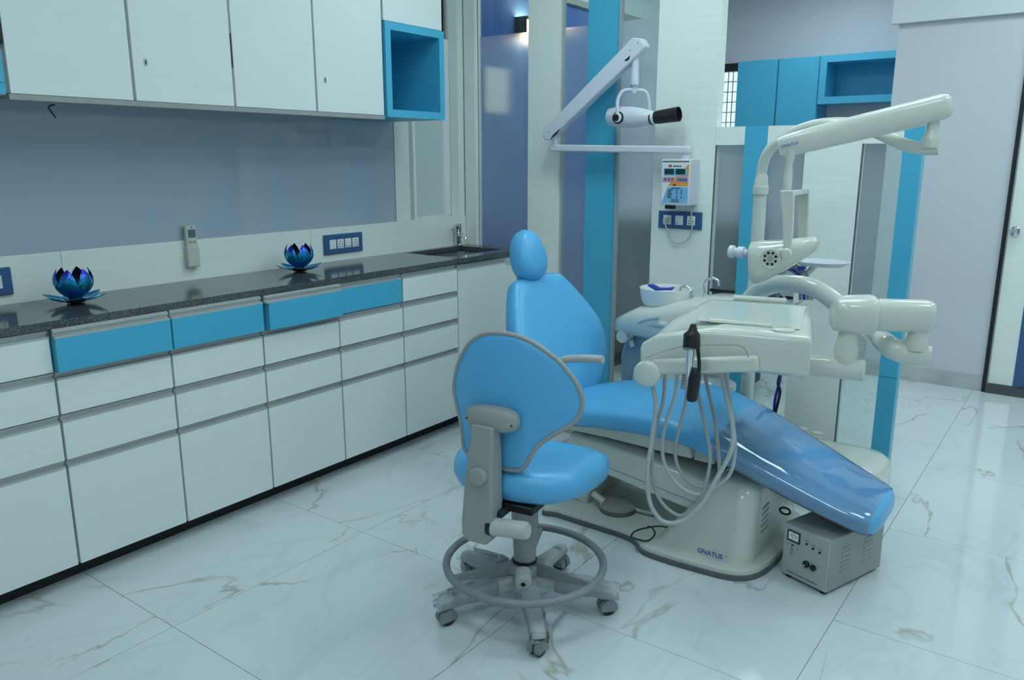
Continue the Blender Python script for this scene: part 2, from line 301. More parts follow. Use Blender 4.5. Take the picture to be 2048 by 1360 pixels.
# far room: blue wall, far wall with a small barred window
wb = obj('wall_side', bx(XW - 0.12, XW, YB + 0.06, 5.55, 0, 2.45), 'wall_blue', kind='structure', smooth=False)
obj('wall_side_rear', bx(XW - 0.12, XW, 5.55, YD, 0, 2.45), 'wall_lilac', kind='structure', smooth=False)
obj('wall_upper', bx(XW - 0.12, XW, YB + 0.06, YD, 2.45, ZC), 'wall', kind='structure', smooth=False)
obj('trim_1', bx(XW, XW + 0.03, YB + 0.07, YD, 2.43, 2.47), 'stoolgrey', kind='structure', smooth=False)
BX0, BX1, BZ0, BZ1 = -3.06, -2.80, 1.62, 2.26
mb = MB(); mb.box(XW - 0.12, BX0, YD, YD + 0.12, 0, ZC).box(BX0, BX1, YD, YD + 0.12, 0, BZ0).box(BX0, BX1, YD, YD + 0.12, BZ1, ZC).box(BX1, XR, YD, YD + 0.12, 0, ZC)
obj('wall_far', mb, 'wall_lilac', kind='structure', smooth=False)
wn = struct('window_2', (BX0, YD, BZ0))
obj('window_frame', MB().box(BX0, BX1, YD - 0.02, YD + 0.05, BZ1 - 0.07, BZ1).box(BX0, BX0 + 0.03, YD - 0.02, YD + 0.05, BZ0, BZ1).box(BX1 - 0.02, BX1, YD - 0.02, YD + 0.05, BZ0, BZ1), 'black', wn)
for k in range(5):
    x = BX0 + 0.03 + 0.045 * (k + 1); obj('grille_bar', bx(x - 0.003, x + 0.003, YD + 0.03, YD + 0.036, BZ0, BZ1 - 0.07), 'black', wn)
for k in range(6):
    z = BZ0 + 0.09 * (k + 0.4); obj('grille_bar', bx(BX0 + 0.03, BX1 - 0.02, YD + 0.036, YD + 0.042, z - 0.003, z + 0.003), 'black', wn)
obj('pane', bx(BX0 + 0.03, BX1 - 0.02, YD + 0.06, YD + 0.064, BZ0, BZ1 - 0.07), 'glass', wn)
# back wall with beam, door and skirting
XC = PY(1797, 60, YC).x
obj('wall_back', bx(XC, XR, YC, YD, 0, ZC), 'wall_lilac', kind='structure', smooth=False)
obj('trim_2', bx(XC - 0.035, XR, YC - 0.04, YC, 2.225, ZC), 'wall', kind='structure', smooth=False)
DX0 = -0.475
bbk = obj('baseboard_back', bx(XC, DX0, YC - 0.012, YC, 0, 0.10), 'skirting', kind='structure', smooth=False)
for x in (-0.95, -0.72): obj('joint', bx(x, x + 0.002, YC - 0.0125, YC - 0.011, 0, 0.1), 'grout', bbk)
dr = struct('door_1', (DX0, YC, 0))
obj('door_frame', MB().box(DX0, DX0 + 0.022, YC - 0.02, YC, 0, 2.1).box(DX0 + 0.022, 0.5, YC - 0.02, YC, 2.078, 2.1), 'black', dr)
obj('threshold', bx(DX0 + 0.022, 0.5, YC - 0.03, YC, 0, 0.055), 'granite', dr)
lf = obj('door_leaf', bx(DX0 + 0.03, 0.48, YC - 0.008, YC - 0.001, 0.06, 2.07), 'laminate', dr)
obj('blue_stripe', bx(-0.315, -0.16, YC - 0.0105, YC - 0.008, 0.06, 2.07), M['plateblue'], dr)
kc = PY(2030, 462, YC - 0.01); kn = MB().lathe([(0.027, 0), (0.027, 0.004), (0.012, 0.008), (0.012, 0.03), (0.022, 0.036), (0.026, 0.05), (0.02, 0.06), (0.008, 0.062)], kc, (0, -1, 0))
obj('door_knob', kn, 'chrome', dr)

# left wall finishes: splashback boards, back painted glass, window
BZ = WZ0
for a, b_ in ((Y0, 1.368), (1.370, 2.530), (2.532, YB - 0.002)):
    obj('splashback_panel', bx(XW, XW + 0.012, a, b_, 0.90, BZ), 'laminate', wl, smooth=False)
obj('glass_panel', bx(XW, XW + 0.008, Y0, 3.118, BZ + 0.001, 1.66), 'backglass', wl, smooth=False)
obj('white_strip', bx(XW, XW + 0.012, 3.122, 3.232, BZ + 0.001, 2.6), 'laminate', wl, smooth=False)
obj('white_strip', bx(XW - 0.02, XW + 0.004, 3.232, 3.272, BZ + 0.001, 2.6), 'stoolgrey2', wl, smooth=False)
w1 = struct('window_1', (XW, WY0, WZ0))
obj('frosted_pane', bx(XW - 0.06, XW - 0.052, WY0, WY1, WZ0, 2.08), 'frost', w1, smooth=False)
obj('clear_pane', bx(XW - 0.06, XW - 0.052, WY0, WY1, 2.081, 2.62), 'glass', w1, smooth=False)
obj('window_frame', MB().box(XW - 0.06, XW + 0.006, WY1 - 0.012, YB - 0.004, WZ0, 2.62).box(XW - 0.06, XW, WY0, WY0 + 0.02, WZ0, 2.62), 'laminate', w1, smooth=False)
obj('wall_outside', bx(-5.2, -5.1, 1, 9, -0.5, 2.3), 'brick_out', kind='structure', smooth=False)

# ---------------------------------------------------------------- glass partition
FT = 2.09
pt = struct('wall_partition', (XW, YB, 0)); pd = 0.06; gy0, gy1 = YB + 0.028, YB + 0.036
def post(x0, x1, z1, m, parent, name, z0=0.0): return obj(name, bx(x0, x1, YB, YB + pd, z0, z1), m, parent, smooth=False)
def pane(x0, x1, parent, fb, ft, top):
    if fb > 0: obj('clear_pane', bx(x0, x1, gy0, gy1, 0.002, fb - 0.001), 'glass', parent, smooth=False)
    obj('frosted_pane', bx(x0, x1, gy0, gy1, fb, ft), 'frost', parent, smooth=False)
    if top > ft + 0.01: obj('clear_pane', bx(x0, x1, gy0, gy1, ft + 0.001, top), 'glass', parent, smooth=False)
post(XW + 0.012, -3.0, ZC, 'laminate', pt, 'white_jamb')
post(-2.625, -2.425, ZC, 'laminate', pt, 'white_post')
post(-2.25, -2.08, ZC, 'blue_lam', pt, 'blue_post')
post(-1.852, -1.532, ZC, 'laminate', pt, 'white_post')
for a, b_ in ((-3.0, -2.625), (-2.425, -2.25), (-2.08, -1.852)):
    pane(a, b_, pt, 0.53, FT, ZC)
for x in (-2.425, -2.08): obj('edge_channel', bx(x, x + 0.012, YB + 0.02, YB + 0.045, 0, ZC), 'alu', pt, smooth=False)
lp = struct('wall_low_partition', (-1.53, YB, 0)); RZ0, RZ1 = 1.482, 1.565
for a, b_ in ((-1.531, -1.391), (-1.283, -1.111), (-0.873, -0.712)):
    obj('top_rail', bx(a, b_, YB, YB + pd, RZ0, RZ1), 'laminate', lp, smooth=False)
post(-1.391, -1.283, RZ1, 'blue_lam', lp, 'blue_panel')
post(-1.111, -0.873, RZ1, 'laminate', lp, 'white_panel')
zs = PY(1776, 755, YB).z
post(-0.712, -0.638, RZ1, 'blue_lam', lp, 'blue_panel', zs + 0.002); post(-0.712, -0.638, zs, 'blue_lam', lp, 'blue_panel')
obj('edge_band', bx(-0.638, -0.635, YB, YB + pd, 0, RZ1), 'edgeband', lp, smooth=False)
pane(-1.531, -1.391, lp, 0.785, RZ0, RZ0); pane(-1.283, -1.111, lp, 0.785, RZ0, RZ0)
for a, b_ in ((-1.531, -1.391), (-1.283, -1.111)): obj('film_edge', bx(a, b_, gy0 - 0.002, gy0, 0.775, 0.79), 'dark', lp, smooth=False)
obj('clear_pane', bx(-0.873, -0.712, gy0, gy1, 0.002, RZ0), 'glass', lp, smooth=False)
for x in (-1.531, -1.283, -0.873): obj('edge_channel', bx(x, x + 0.005, YB + 0.001, YB + 0.007, 0, RZ0), 'rubber', lp, smooth=False)

# ---------------------------------------------------------------- unseen ceiling panels, added and spaced to brighten posts, cabinets and walls
for x, y, where in ((-0.4, -0.9, 'behind the photographer'), (-1.2, 0.8, 'above the near drawer cabinets'), (0.6, 0.8, 'above the photographer'), (-1.75, 2.75, 'above the dental chair headrest'), (-0.5, 2.75, 'above the footrest'), (0.9, 2.75, 'right of the dental chair'), (-0.3, 4.5, 'in front of the lilac back wall'), (0.9, 4.5, 'in front of the door'), (-2.2, 4.7, 'over the far room beside the blue wall'), (-1.9, 6.3, 'over the far room end')):
    t = thing('added_ceiling_light', 'added square white ceiling light panel ' + where, 'ceiling light', (x, y, ZC - 0.03), 'added ceiling light panels above the frame')
    obj('frame', MB().box(x - 0.32, x + 0.32, y - 0.32, y - 0.3, ZC - 0.03, ZC).box(x - 0.32, x + 0.32, y + 0.3, y + 0.32, ZC - 0.03, ZC).box(x - 0.32, x - 0.3, y - 0.3, y + 0.3, ZC - 0.03, ZC).box(x + 0.3, x + 0.32, y - 0.3, y + 0.3, ZC - 0.03, ZC), 'white', t)
    obj('diffuser', bx(x - 0.3, x + 0.3, y - 0.3, y + 0.3, ZC - 0.022, ZC - 0.012), 'lamp', t)

# ================================================================ BASE CABINETS
XF = -2.641; CZT, CZB = 0.918, 0.893
YU = [0.715, 1.111, 1.511, 1.905, 2.303, 2.703, 3.109, 3.70]
ZS = [(0.752, 0.862), (0.608, 0.722), (0.452, 0.578), (0.078, 0.424)]     # drawer fronts under their handle rails
labels = ['white four-drawer base cabinet at the left edge of the photo',
          'four-drawer base cabinet with a blue top drawer below the left lotus holder',
          'four-drawer base cabinet with a blue top drawer below the air conditioner remote',
          'four-drawer base cabinet with a blue top drawer standing slightly open',
          'four-drawer base cabinet with a blue top drawer next to the all-white one',
          'all-white four-drawer base cabinet beside the sink cabinet',
          'white single-door base cabinet under the sink']
def rail(y0, y1, z, x):    # aluminium J-profile above a front: back web, hooked lip
    m = MB(); sec = [(x - 0.0195, z), (x, z), (x, z + 0.007), (x - 0.015, z + 0.009), (x - 0.015, z + 0.018), (x - 0.008, z + 0.019), (x - 0.008, z + 0.025), (x - 0.015, z + 0.026), (x - 0.015, z + 0.03), (x - 0.0195, z + 0.03)]
    return m.loft([[Vector((p[0], y0, p[1])) for p in sec], [Vector((p[0], y1, p[1])) for p in sec]])
for i in range(7):
    y0, y1 = YU[i], YU[i + 1]
    u = thing('sink_cabinet' if i == 6 else 'drawer_cabinet', labels[i], 'cabinet', (-2.86, (y0 + y1) / 2, 0), None if i == 6 else 'drawer cabinets along the left wall')
    obj('body', bx(XW + 0.014, XF - 0.022, y0 + 0.001, y1 - 0.001, 0.08, CZB - 0.001 if i < 6 else 0.70), 'stoolgrey2', u, smooth=False)
    obj('plinth', bx(XW + 0.014, XF - 0.09, y0 + 0.001, y1 - 0.001, 0.0, 0.08), 'dark', u, smooth=False)
    if i == 6:
        d = obj('door', bx(XF - 0.02, XF, y0 + 0.004, y1 - 0.004, 0.078, 0.855), 'door_white', u, bevel=0.0015)
        obj('handle_rail', rail(y0 + 0.004, y1 - 0.004, 0.855, XF), 'alu', d, angle=20); continue
    for k, (z0, z1) in enumerate(ZS):
        blue = k == 0 and 1 <= i <= 4
        out = {1: 0.022, 2: 0.018, 3: 0.03}.get(i, 0) if k == 0 else 0
        d = obj('drawer', bx(XF - 0.02 - (0.05 if out else 0), XF + out, y0 + 0.004 + (0.012 if i == 3 and k == 0 else 0), y1 - 0.004, z0, z1), 'blue_lam' if blue else 'door_white', u, bevel=0.0015)
        obj('handle_rail', rail(y0 + 0.004, y1 - 0.004, z1, XF + out), 'alu', d, angle=20)
# granite worktop with a cut-out for the sink
SX0, SX1, SY0, SY1 = -3.035, -2.72, 3.14, 3.60
XK = XF + 0.004
wt = obj('worktop', MB().box(XW + 0.013, XK, Y0 + 0.01, SY0, CZB, CZT).box(XW + 0.013, SX0, SY0, SY1, CZB, CZT).box(SX1, XK, SY0, SY1, CZB, CZT).box(XW + 0.013, XK, SY1, YB - 0.003, CZB, CZT), 'granite', smooth=False)
tag(wt, 'dark speckled granite worktop running along the left wall', 'worktop')
sk = thing('sink', 'stainless steel sink set into the dark granite worktop', 'sink', ((SX0 + SX1) / 2, (SY0 + SY1) / 2, 0.72))
mb = MB(); t = 0.0015; zb = 0.72
rings = []
for ins, z in ((-0.004, CZB - 0.002), (0.004, CZB - 0.004), (0.012, 0.76), (0.03, 0.735), (0.12, 0.73)):
    x0, x1, y0, y1 = SX0 + ins, SX1 - ins, SY0 + ins, SY1 - ins; c = 0.03
    rings.append([Vector(p) for p in ((x0 + c, y0, z), (x1 - c, y0, z), (x1, y0 + c, z), (x1, y1 - c, z), (x1 - c, y1, z), (x0 + c, y1, z), (x0, y1 - c, z), (x0, y0 + c, z))])
mb.loft(rings, cap=False); mb.f.append([len(mb.v) - 8 + k for k in range(8)])
obj('basin', mb, 'steel', sk)
obj('drain', MB().lathe([(0.03, 0), (0.03, 0.004), (0.02, 0.002), (0.004, 0.002)], ((SX0 + SX1) / 2, (SY0 + SY1) / 2, 0.7305)), 'chrome', sk)
fp = PZ(921, 487, CZT); fp.x = -3.052; fp.y = 3.60
fc = thing('tap', 'chrome pillar tap with a lever beside the sink', 'tap', fp)
obj('tap_body', MB().lathe([(0.026, 0), (0.026, 0.006), (0.019, 0.01), (0.019, 0.085), (0.022, 0.09), (0.022, 0.125), (0.016, 0.13)], fp), 'chrome', fc)
obj('spout', MB().tube(catmull([fp + Vector((0, 0, 0.06)), fp + Vector((0.04, -0.02, 0.065)), fp + Vector((0.09, -0.045, 0.06)), fp + Vector((0.1, -0.05, 0.04))], 5), 0.011), 'chrome', fc)
obj('lever', MB().tube([fp + Vector((0, 0, 0.118)), fp + Vector((0.02, -0.06, 0.112)), fp + Vector((0.035, -0.10, 0.10))], [0.007, 0.006, 0.004]), 'chrome', fc)

# ================================================================ WALL CABINETS
XU = -2.718; UZ = 1.607; UT = 2.62
def keyhole(d, y):
    z = UZ + 0.135
    obj('key_plate', bx(XU, XU + 0.002, y - 0.006, y + 0.006, z - 0.012, z + 0.012), 'alu', d)
    obj('key_slot', bx(XU + 0.002, XU + 0.003, y - 0.002, y + 0.002, z - 0.007, z + 0.007), 'black', d)
for i, (ya, lab) in enumerate(((1.118, 'white double-door wall cabinet above the left lotus holder'), (1.910, 'white double-door wall cabinet next to the blue open shelf'))):
    yb = ya + 0.795
    u = thing('wall_cabinet', lab, 'cabinet', (-2.9, ya + 0.4, UZ), 'white wall cabinets over the worktop')
    obj('body', bx(XW + 0.001, XU - 0.021, ya + 0.001, yb - 0.001, UZ + 0.008, UT), 'stoolgrey2', u, smooth=False)
    obj('bottom_trim', bx(XU - 0.10, XU - 0.001, ya + 0.001, yb - 0.001, UZ - 0.012, UZ + 0.005), 'stoolgrey', u, smooth=False)
    for k in range(2):
        y0 = ya + 0.006 + k * 0.3965; y1 = y0 + 0.3865
        d = obj('door', bx(XU - 0.02, XU, y0, y1, UZ + 0.006, UT), 'door_white', u, bevel=0.0015)
        if k == 1: keyhole(d, y0 + 0.045)
    obj('hinge', bx(XU - 0.018, XU - 0.004, ya - 0.002, ya + 0.005, UZ + 0.15, UZ + 0.27), 'black', u, smooth=False)
# left blue cabinet, cut by the frame
u = thing('wall_cabinet', 'turquoise wall cabinet cut off by the left edge of the photo', 'cabinet', (-2.9, 0.9, UZ))
obj('body', bx(XW + 0.001, XU - 0.021, 0.70, 1.116, UZ, UT), 'stoolgrey2', u, smooth=False)
obj('bottom_board', bx(XU - 0.02, XU, 0.70, 1.111, UZ + 0.002, UZ + 0.034), 'blue_lam', u, smooth=False)
obj('door', bx(XU - 0.02, XU, 0.70, 1.111, UZ + 0.036, UT), 'blue_lam', u, smooth=False)
# open blue shelf with white panel above
ya, yb = 2.709, 3.108; bt = 2.022
u = thing('open_shelf', 'turquoise open box shelf at the end of the wall cabinets', 'shelf', (-2.9, 2.9, UZ))
XO = XU + 0.012; th = 0.034
obj('side_board', bx(XW + 0.001, XO, ya, ya + th, UZ + th, bt - th), 'blue_lam', u, smooth=False)
obj('side_board', bx(XW + 0.001, XO, yb - th, yb, UZ + th, bt - th), 'blue_lam', u, smooth=False)
obj('top_board', bx(XW + 0.001, XO, ya, yb, bt - th, bt), 'blue_lam', u, smooth=False)
obj('bottom_board', bx(XW + 0.001, XO, ya, yb, UZ, UZ + th), 'blue_lam', u, smooth=False)
obj('back_board', bx(XW + 0.001, XW + 0.012, ya + th, yb - th, UZ + th, bt - th), 'blue_lam', u, smooth=False)
u2 = thing('wall_cabinet', 'white flap-front wall cabinet above the blue open shelf', 'cabinet', (-2.9, 2.9, bt + 0.002))
obj('body', bx(XW + 0.001, XU - 0.021, ya, yb, bt + 0.002, UT), 'stoolgrey2', u2, smooth=False)
obj('door', bx(XU - 0.02, XU, ya + 0.002, yb, bt + 0.004, UT), 'door_white', u2, bevel=0.0015)
# stray wire under the cabinet
p = PX(96, 204, -2.86)
wi = obj('wire', MB().tube(catmull([(p.x, p.y + 0.02, UZ - 0.012), (p.x, p.y, UZ - 0.02), (p.x + 0.004, p.y + 0.004, UZ - 0.035), (p.x + 0.006, p.y + 0.016, UZ - 0.055)], 4), 0.0025, 8), 'black')
tag(wi, 'short black wire end hanging under the white wall cabinet', 'wire')

# ================================================================ THINGS ON THE WORKTOP AND WALL
def petal(c, ang, L_, W_, lift, curl, r0, z0, name, parent, inner=None):
    ca, sa = math.cos(ang), math.sin(ang); er = Vector((ca, sa, 0)); et = Vector((-sa, ca, 0)); n = 9; rows = []
    for i in range(n):
        t = i / (n - 1); wv = W_ * (math.sin(math.pi * min(0.10 + 0.9 * t, 1.0)) ** 0.75) if t < 0.999 else 0.0008
        rr = r0 + curl(t)[0] * L_; zz = z0 + curl(t)[1] * L_
        rows.append([Vector(c) + er * (rr - 0.25 * abs(s) ** 2 * wv) + et * s * wv + Vector((0, 0, zz + 0.2 * lift * abs(s) ** 2 * wv)) for s in (-1, -0.5, 0, 0.5, 1)])
    outer = MB(); m = len(rows); th = er * -0.0016 + Vector((0, 0, 0.0012))
    vs = [q for r in rows for q in r] + [q + th for r in rows for q in r]; fs = []; K = 5 * m
    for i in range(m - 1):
        for k in range(4):
            a = i * 5 + k; fs.append((a, a + 1, a + 6, a + 5)); fs.append((K + a, K + a + 5, K + a + 6, K + a + 1))
        fs.append((i * 5, i * 5 + 5, K + i * 5 + 5, K + i * 5)); fs.append((i * 5 + 4, K + i * 5 + 4, K + i * 5 + 9, i * 5 + 9))
    outer.add(vs, fs); o = obj(name, outer, 'petal', parent, angle=80)
    if inner:
        o.data.materials.append(M['petal_in'])
        for pg in o.data.polygons:
            if all(v >= K for v in pg.vertices): pg.material_index = 1
    return o
def lotus(c, lab, rot):
    t = thing('lotus_candle_holder', lab, 'candle holder', c, 'blue lotus candle holders on the worktop')
    obj('cup', MB().lathe([(0.012, 0.0), (0.03, 0.004), (0.032, 0.01), (0.02, 0.016), (0.026, 0.03), (0.024, 0.03), (0.006, 0.018)], c), 'petal_in', t)
    def up(t_): return (0.50 * math.sin(2.35 * t_), 1.0 * t_ ** 1.25)
    def flat(t_): return (t_, 0.26 * t_ ** 2.2)
    for k in range(6): petal(c, rot + k * math.pi / 3, 0.108, 0.032, 0.5, up, 0.012, 0.016, 'upright_petal', t, True)
    for k in range(6): petal(c, rot + 0.5 + k * math.pi / 3, 0.095, 0.03, 0.6, flat, 0.012, 0.008, 'spread_petal', t)
lotus(PZ(152, 606, CZT), 'blue metal lotus candle holder nearest the left edge of the photo', 0.30)
lotus(PZ(600, 543, CZT), 'blue metal lotus candle holder beside the four-gang switch plate', 0.75)
# air conditioner remote in its holder
xw = XW + 0.012; rc = PX(384, 492, xw + 0.02); yr0, yr1 = rc.y - 0.027, rc.y + 0.027
rm = thing('remote_control', 'ivory air conditioner remote in a wall holder above the worktop', 'remote control', (xw, rc.y, 0.975))
obj('remote_body', bx(xw + 0.004, xw + 0.024, yr0 + 0.002, yr1 - 0.002, 1.0, 1.148), 'remote', rm, bevel=0.006, seg=3)
obj('holder', MB().box(xw, xw + 0.03, yr0, yr1, 0.975, 1.062), 'remote', rm, bevel=0.005, seg=3)
obj('display', bx(xw + 0.024, xw + 0.0248, yr0 + 0.011, yr1 - 0.009, 1.098, 1.131), 'lcdgrey', rm)
obj('emitter_mark', bx(xw + 0.024, xw + 0.0248, rc.y - 0.001, rc.y + 0.004, 1.137, 1.143), 'black', rm)
obj('button', bx(xw + 0.024, xw + 0.026, yr0 + 0.013, yr0 + 0.021, 1.076, 1.084), 'green', rm, bevel=0.001)
obj('button', bx(xw + 0.024, xw + 0.026, yr1 - 0.020, yr1 - 0.010, 1.076, 1.086), 'yellow', rm, bevel=0.001)
obj('button', bx(xw + 0.024, xw + 0.026, rc.y - 0.003, rc.y + 0.002, 1.078, 1.083), 'boxgrey', rm, bevel=0.001)
# switch plates on the splashback (plane x) and on the partition (plane y)
def socket_x(y, z, x, parent, kind):
    o = obj('module', bx(x, x + 0.003, y - 0.021, y + 0.021, z - 0.023, z + 0.023), 'white', parent, bevel=0.0015)
    if kind == 's':
        for dy, dz in ((0, 0.012), (-0.009, -0.002), (0.009, -0.002), (-0.009, -0.014), (0.009, -0.014)):
            obj('socket_hole', MB().cyl((x + 0.0025, y + dy, z + dz), (x + 0.0036, y + dy, z + dz), 0.0032, n=10), 'black', o)
    if kind == 'w':
        for dy in (-0.01, 0.01): obj('rocker', bx(x + 0.003, x + 0.005, y + dy - 0.008, y + dy + 0.008, z - 0.018, z + 0.018), 'white', o, bevel=0.001)
        for dy in (-0.01, 0.01): obj('mark', bx(x + 0.005, x + 0.0054, y + dy - 0.004, y + dy + 0.004, z - 0.016, z - 0.012), 'ink', o)
a = PX(645, 470, xw); b_ = PX(723, 498, xw)
sp = thing('switch_plate', 'navy four-gang switch and socket plate above the worktop', 'switch plate', (xw, a.y, 0.955))
obj('plate', bx(xw, xw + 0.012, a.y, b_.y, 0.955, 1.052), 'plateblue', sp, bevel=0.004)
W4 = (b_.y - a.y)
for k, kd in enumerate(('b', 's', 'w', 's')): socket_x(a.y + W4 * (0.205 + 0.197 * k), 1.0035, xw + 0.012, sp, kd)
sp = thing('switch_plate', 'navy switch plate cut off by the left edge of the photo', 'switch plate', (xw, 1.1, 0.955))
yE = PX(22, 560, xw).y
obj('plate', bx(xw, xw + 0.012, yE - 0.25, yE, 0.952, 1.049), 'plateblue', sp, bevel=0.004)
for k, kd in enumerate(('s', 'w', 's')): socket_x(yE - 0.055 - 0.05 * k, 1.0, xw + 0.012, sp, kd)

# ================================================================ X-RAY UNIT ON THE PARTITION
yb = 3.60
A = PY(1323, 318, yb); B = PY(1377, 412, yb); bz0, bz1 = B.z, A.z
xr = thing('xray_machine', 'wall-mounted dental x-ray machine with folding arm on the white partition post', 'x-ray machine', ((A.x + B.x) / 2, YB, bz0))
obj('control_box', bx(A.x, B.x, yb, YB, bz0, bz1), 'lilacwhite', xr, bevel=0.006, seg=3)
w_, h_ = B.x - A.x, bz1 - bz0
def fx(f): return A.x + w_ * f
def fz(f): return bz1 - h_ * f
def pan(f0, f1, g0, g1, name, m, parent, d=0.001, base=0.0): return obj(name, bx(fx(f0), fx(f1), yb - base - d, yb - base, fz(g1), fz(g0)), m, parent, smooth=False)
fpn = pan(0.06, 0.96, 0.05, 0.95, 'front_panel', 'white', xr, 0.0015)
pan(0.06, 0.96, 0.045, 0.065, 'top_strip', 'ink', fpn, 0.001, 0.0015)
def poly_panel(name, pts, m, d=0.0006, base=0.0016): return obj(name, MB().slab([(fx(a), yb - base, fz(g)) for a, g in pts], (0, -d, 0)), m, fpn, smooth=False)
poly_panel('orange_print', [(0.96, 0.10), (0.96, 0.58), (0.28, 0.58), (0.34, 0.50)], 'orange')
poly_panel('blue_print', [(0.26, 0.60), (0.96, 0.60), (0.96, 0.94), (0.07, 0.94)], 'skyprint', 0.0007)
pan(0.10, 0.90, 0.20, 0.36, 'display_surround', 'skyprint', fpn, 0.0008, 0.0016)
pan(0.14, 0.46, 0.21, 0.325, 'display', 'lcd', fpn, 0.002, 0.002); pan(0.52, 0.84, 0.21, 0.325, 'display', 'lcd', fpn, 0.002, 0.002)
pan(0.07, 0.95, 0.385, 0.49, 'key_strip', 'pinkprint', fpn, 0.001, 0.0022)
for k in range(3): pan(0.15 + 0.12 * k, 0.20 + 0.12 * k, 0.41, 0.465, 'key', 'red', fpn, 0.001, 0.003)
pan(0.46, 0.55, 0.40, 0.475, 'key', 'orange', fpn, 0.001, 0.003)
for k in range(4): pan(0.60 + 0.085 * k, 0.66 + 0.085 * k, 0.41, 0.47, 'key', 'plateblue', fpn, 0.001, 0.003)
pan(0.27, 0.37, 0.125, 0.175, 'red_badge', 'red', fpn, 0.001, 0.0016)
for k, (a, c) in enumerate(((0.42, 0.52), (0.54, 0.63), (0.65, 0.70))): pan(a, c, 0.14, 0.165, 'print_line', 'ink', fpn, 0.001, 0.0016)
pan(0.44, 0.54, 0.535, 0.57, 'key', 'ink', fpn, 0.0012, 0.0024)
pan(0.38, 0.72, 0.615, 0.635, 'print_line', 'ink', fpn, 0.0008, 0.0024)
for k in range(7):
    g = 0.655 + 0.028 * k
    pan(0.28 - 0.004 * k, 0.44 - (k % 3) * 0.03, g, g + 0.014, 'print_line', 'ink', fpn, 0.0008, 0.0024)
    if k != 4: pan(0.56, 0.61, g, g + 0.014, 'print_line', 'ink', fpn, 0.0008, 0.0024); pan(0.72, 0.77, g, g + 0.014, 'print_line', 'ink', fpn, 0.0008, 0.0024)
pan(0.40, 0.66, 0.87, 0.885, 'print_line', 'ink', fpn, 0.0008, 0.0024); pan(0.38, 0.68, 0.905, 0.92, 'print_line', 'ink', fpn, 0.0008, 0.0024)
obj('exposure_switch', bx(fx(0.15), fx(0.45), yb + 0.01, yb + 0.04, bz0 - 0.018, bz0), 'black', xr, bevel=0.002)
ya_ = 3.64
c0 = PY(1372, 300, ya_); c1 = PY(1110, 296, ya_)
obj('pivot_post', MB().cyl((c0.x, ya_, bz1), (c0.x, ya_, c0.z + 0.03), 0.017), 'lilacwhite', xr)
arm = obj('wall_arm', MB().beam((c0.x + 0.022, ya_, c0.z), (c1.x - 0.02, ya_, c1.z), 0.045, 0.036), 'lilacwhite', xr, bevel=0.008, seg=3)
obj('elbow_post', MB().cyl((c1.x, ya_, c1.z), (c1.x, ya_, c1.z + 0.085), 0.018, 0.016), 'lilacwhite', xr)
ye = 3.62
def pe(u, v): return PY(u, v, ye)
outl = [(1090, 262), (1094, 280), (1106, 281), (1130, 255), (1284, 108), (1296, 94), (1288, 78), (1270, 76)]
sa = obj('spring_arm', MB().slab([pe(*q) + Vector((0, 0.028, 0)) for q in outl], (0, -0.056, 0)), 'lilacwhite', xr, bevel=0.006, seg=3)
obj('arm_slot', MB().slab([pe(*q) + Vector((0, -0.0272, 0)) for q in ((1106, 280), (1112, 270), (1126, 257), (1120, 268))], (0, -0.002, 0)), 'dark', sa)
obj('arm_slot', MB().slab([pe(*q) + Vector((0, -0.0272, 0)) for q in ((1254, 122), (1266, 112), (1264, 120), (1258, 124))], (0, -0.002, 0)), 'dark', sa)
for q in ((1104, 264), (1094, 274), (1266, 102), (1281, 88)): obj('screw', MB().cyl(pe(*q) + Vector((0, -0.027, 0)), pe(*q) + Vector((0, -0.0298, 0)), 0.004, n=10), 'boxgrey', sa)
t0 = pe(1272, 96); t1 = pe(1269, 182)
obj('hanger', MB().lathe([(0.017, t0.z - t1.z), (0.019, (t0.z - t1.z) * 0.75), (0.017, (t0.z - t1.z) * 0.74), (0.020, (t0.z - t1.z) * 0.25), (0.022, (t0.z - t1.z) * 0.2), (0.014, 0.012), (0.014, -0.01)], (t1.x, ye, t1.z)), 'lilacwhite', xr)
obj('collar', MB().cyl((t1.x, ye, t1.z + 0.022), (t1.x, ye, t1.z + 0.03), 0.0225), 'chrome', xr)
# yoke and head
hc = PY(1266, 236, ye)
def hq(u, v, dy=0): q = PY(u, v, ye); return Vector((q.x, ye + dy, q.z))
yk = catmull([hq(1246, 236, -0.045), hq(1244, 205, -0.045), hq(1252, 183, -0.03), hq(1269, 180, 0), hq(1285, 183, 0.03), hq(1290, 205, 0.045), hq(1290, 236, 0.045)], 5)
obj('yoke', MB().tube(yk, 0.009, 12), 'lilacwhite', xr)
sec = [(1216, 0.030, 0.032), (1219, 0.045, 0.046), (1240, 0.055, 0.058), (1268, 0.052, 0.055), (1290, 0.042, 0.044), (1306, 0.034, 0.034), (1312, 0.024, 0.024)]
rings = []
for u_, a, c in sec:
    q = hq(u_, 234 + (u_ - 1216) * 0.01); rings.append([q + Vector((0, math.cos(p) * a * 0.85, math.sin(p) * c * 0.9)) for p in [2 * math.pi * k / 24 for k in range(24)]])
hd = obj('tube_head', MB().loft(rings), 'lilacwhite', xr, angle=50)
obj('seam', MB().loft([[q + Vector((0, math.cos(p) * a * 0.858, math.sin(p) * 0.0015)) for p in [2 * math.pi * k / 24 for k in range(24)]] for q, a in [(hq(u_, 234 + (u_ - 1216) * 0.01), a) for u_, a, c in sec]]), 'ink', hd)
dc = hq(1245, 236, -0.043)
obj('dial', MB().lathe([(0.030, 0), (0.030, 0.006), (0.022, 0.008)], dc, (0, -1, 0)), 'black', hd)
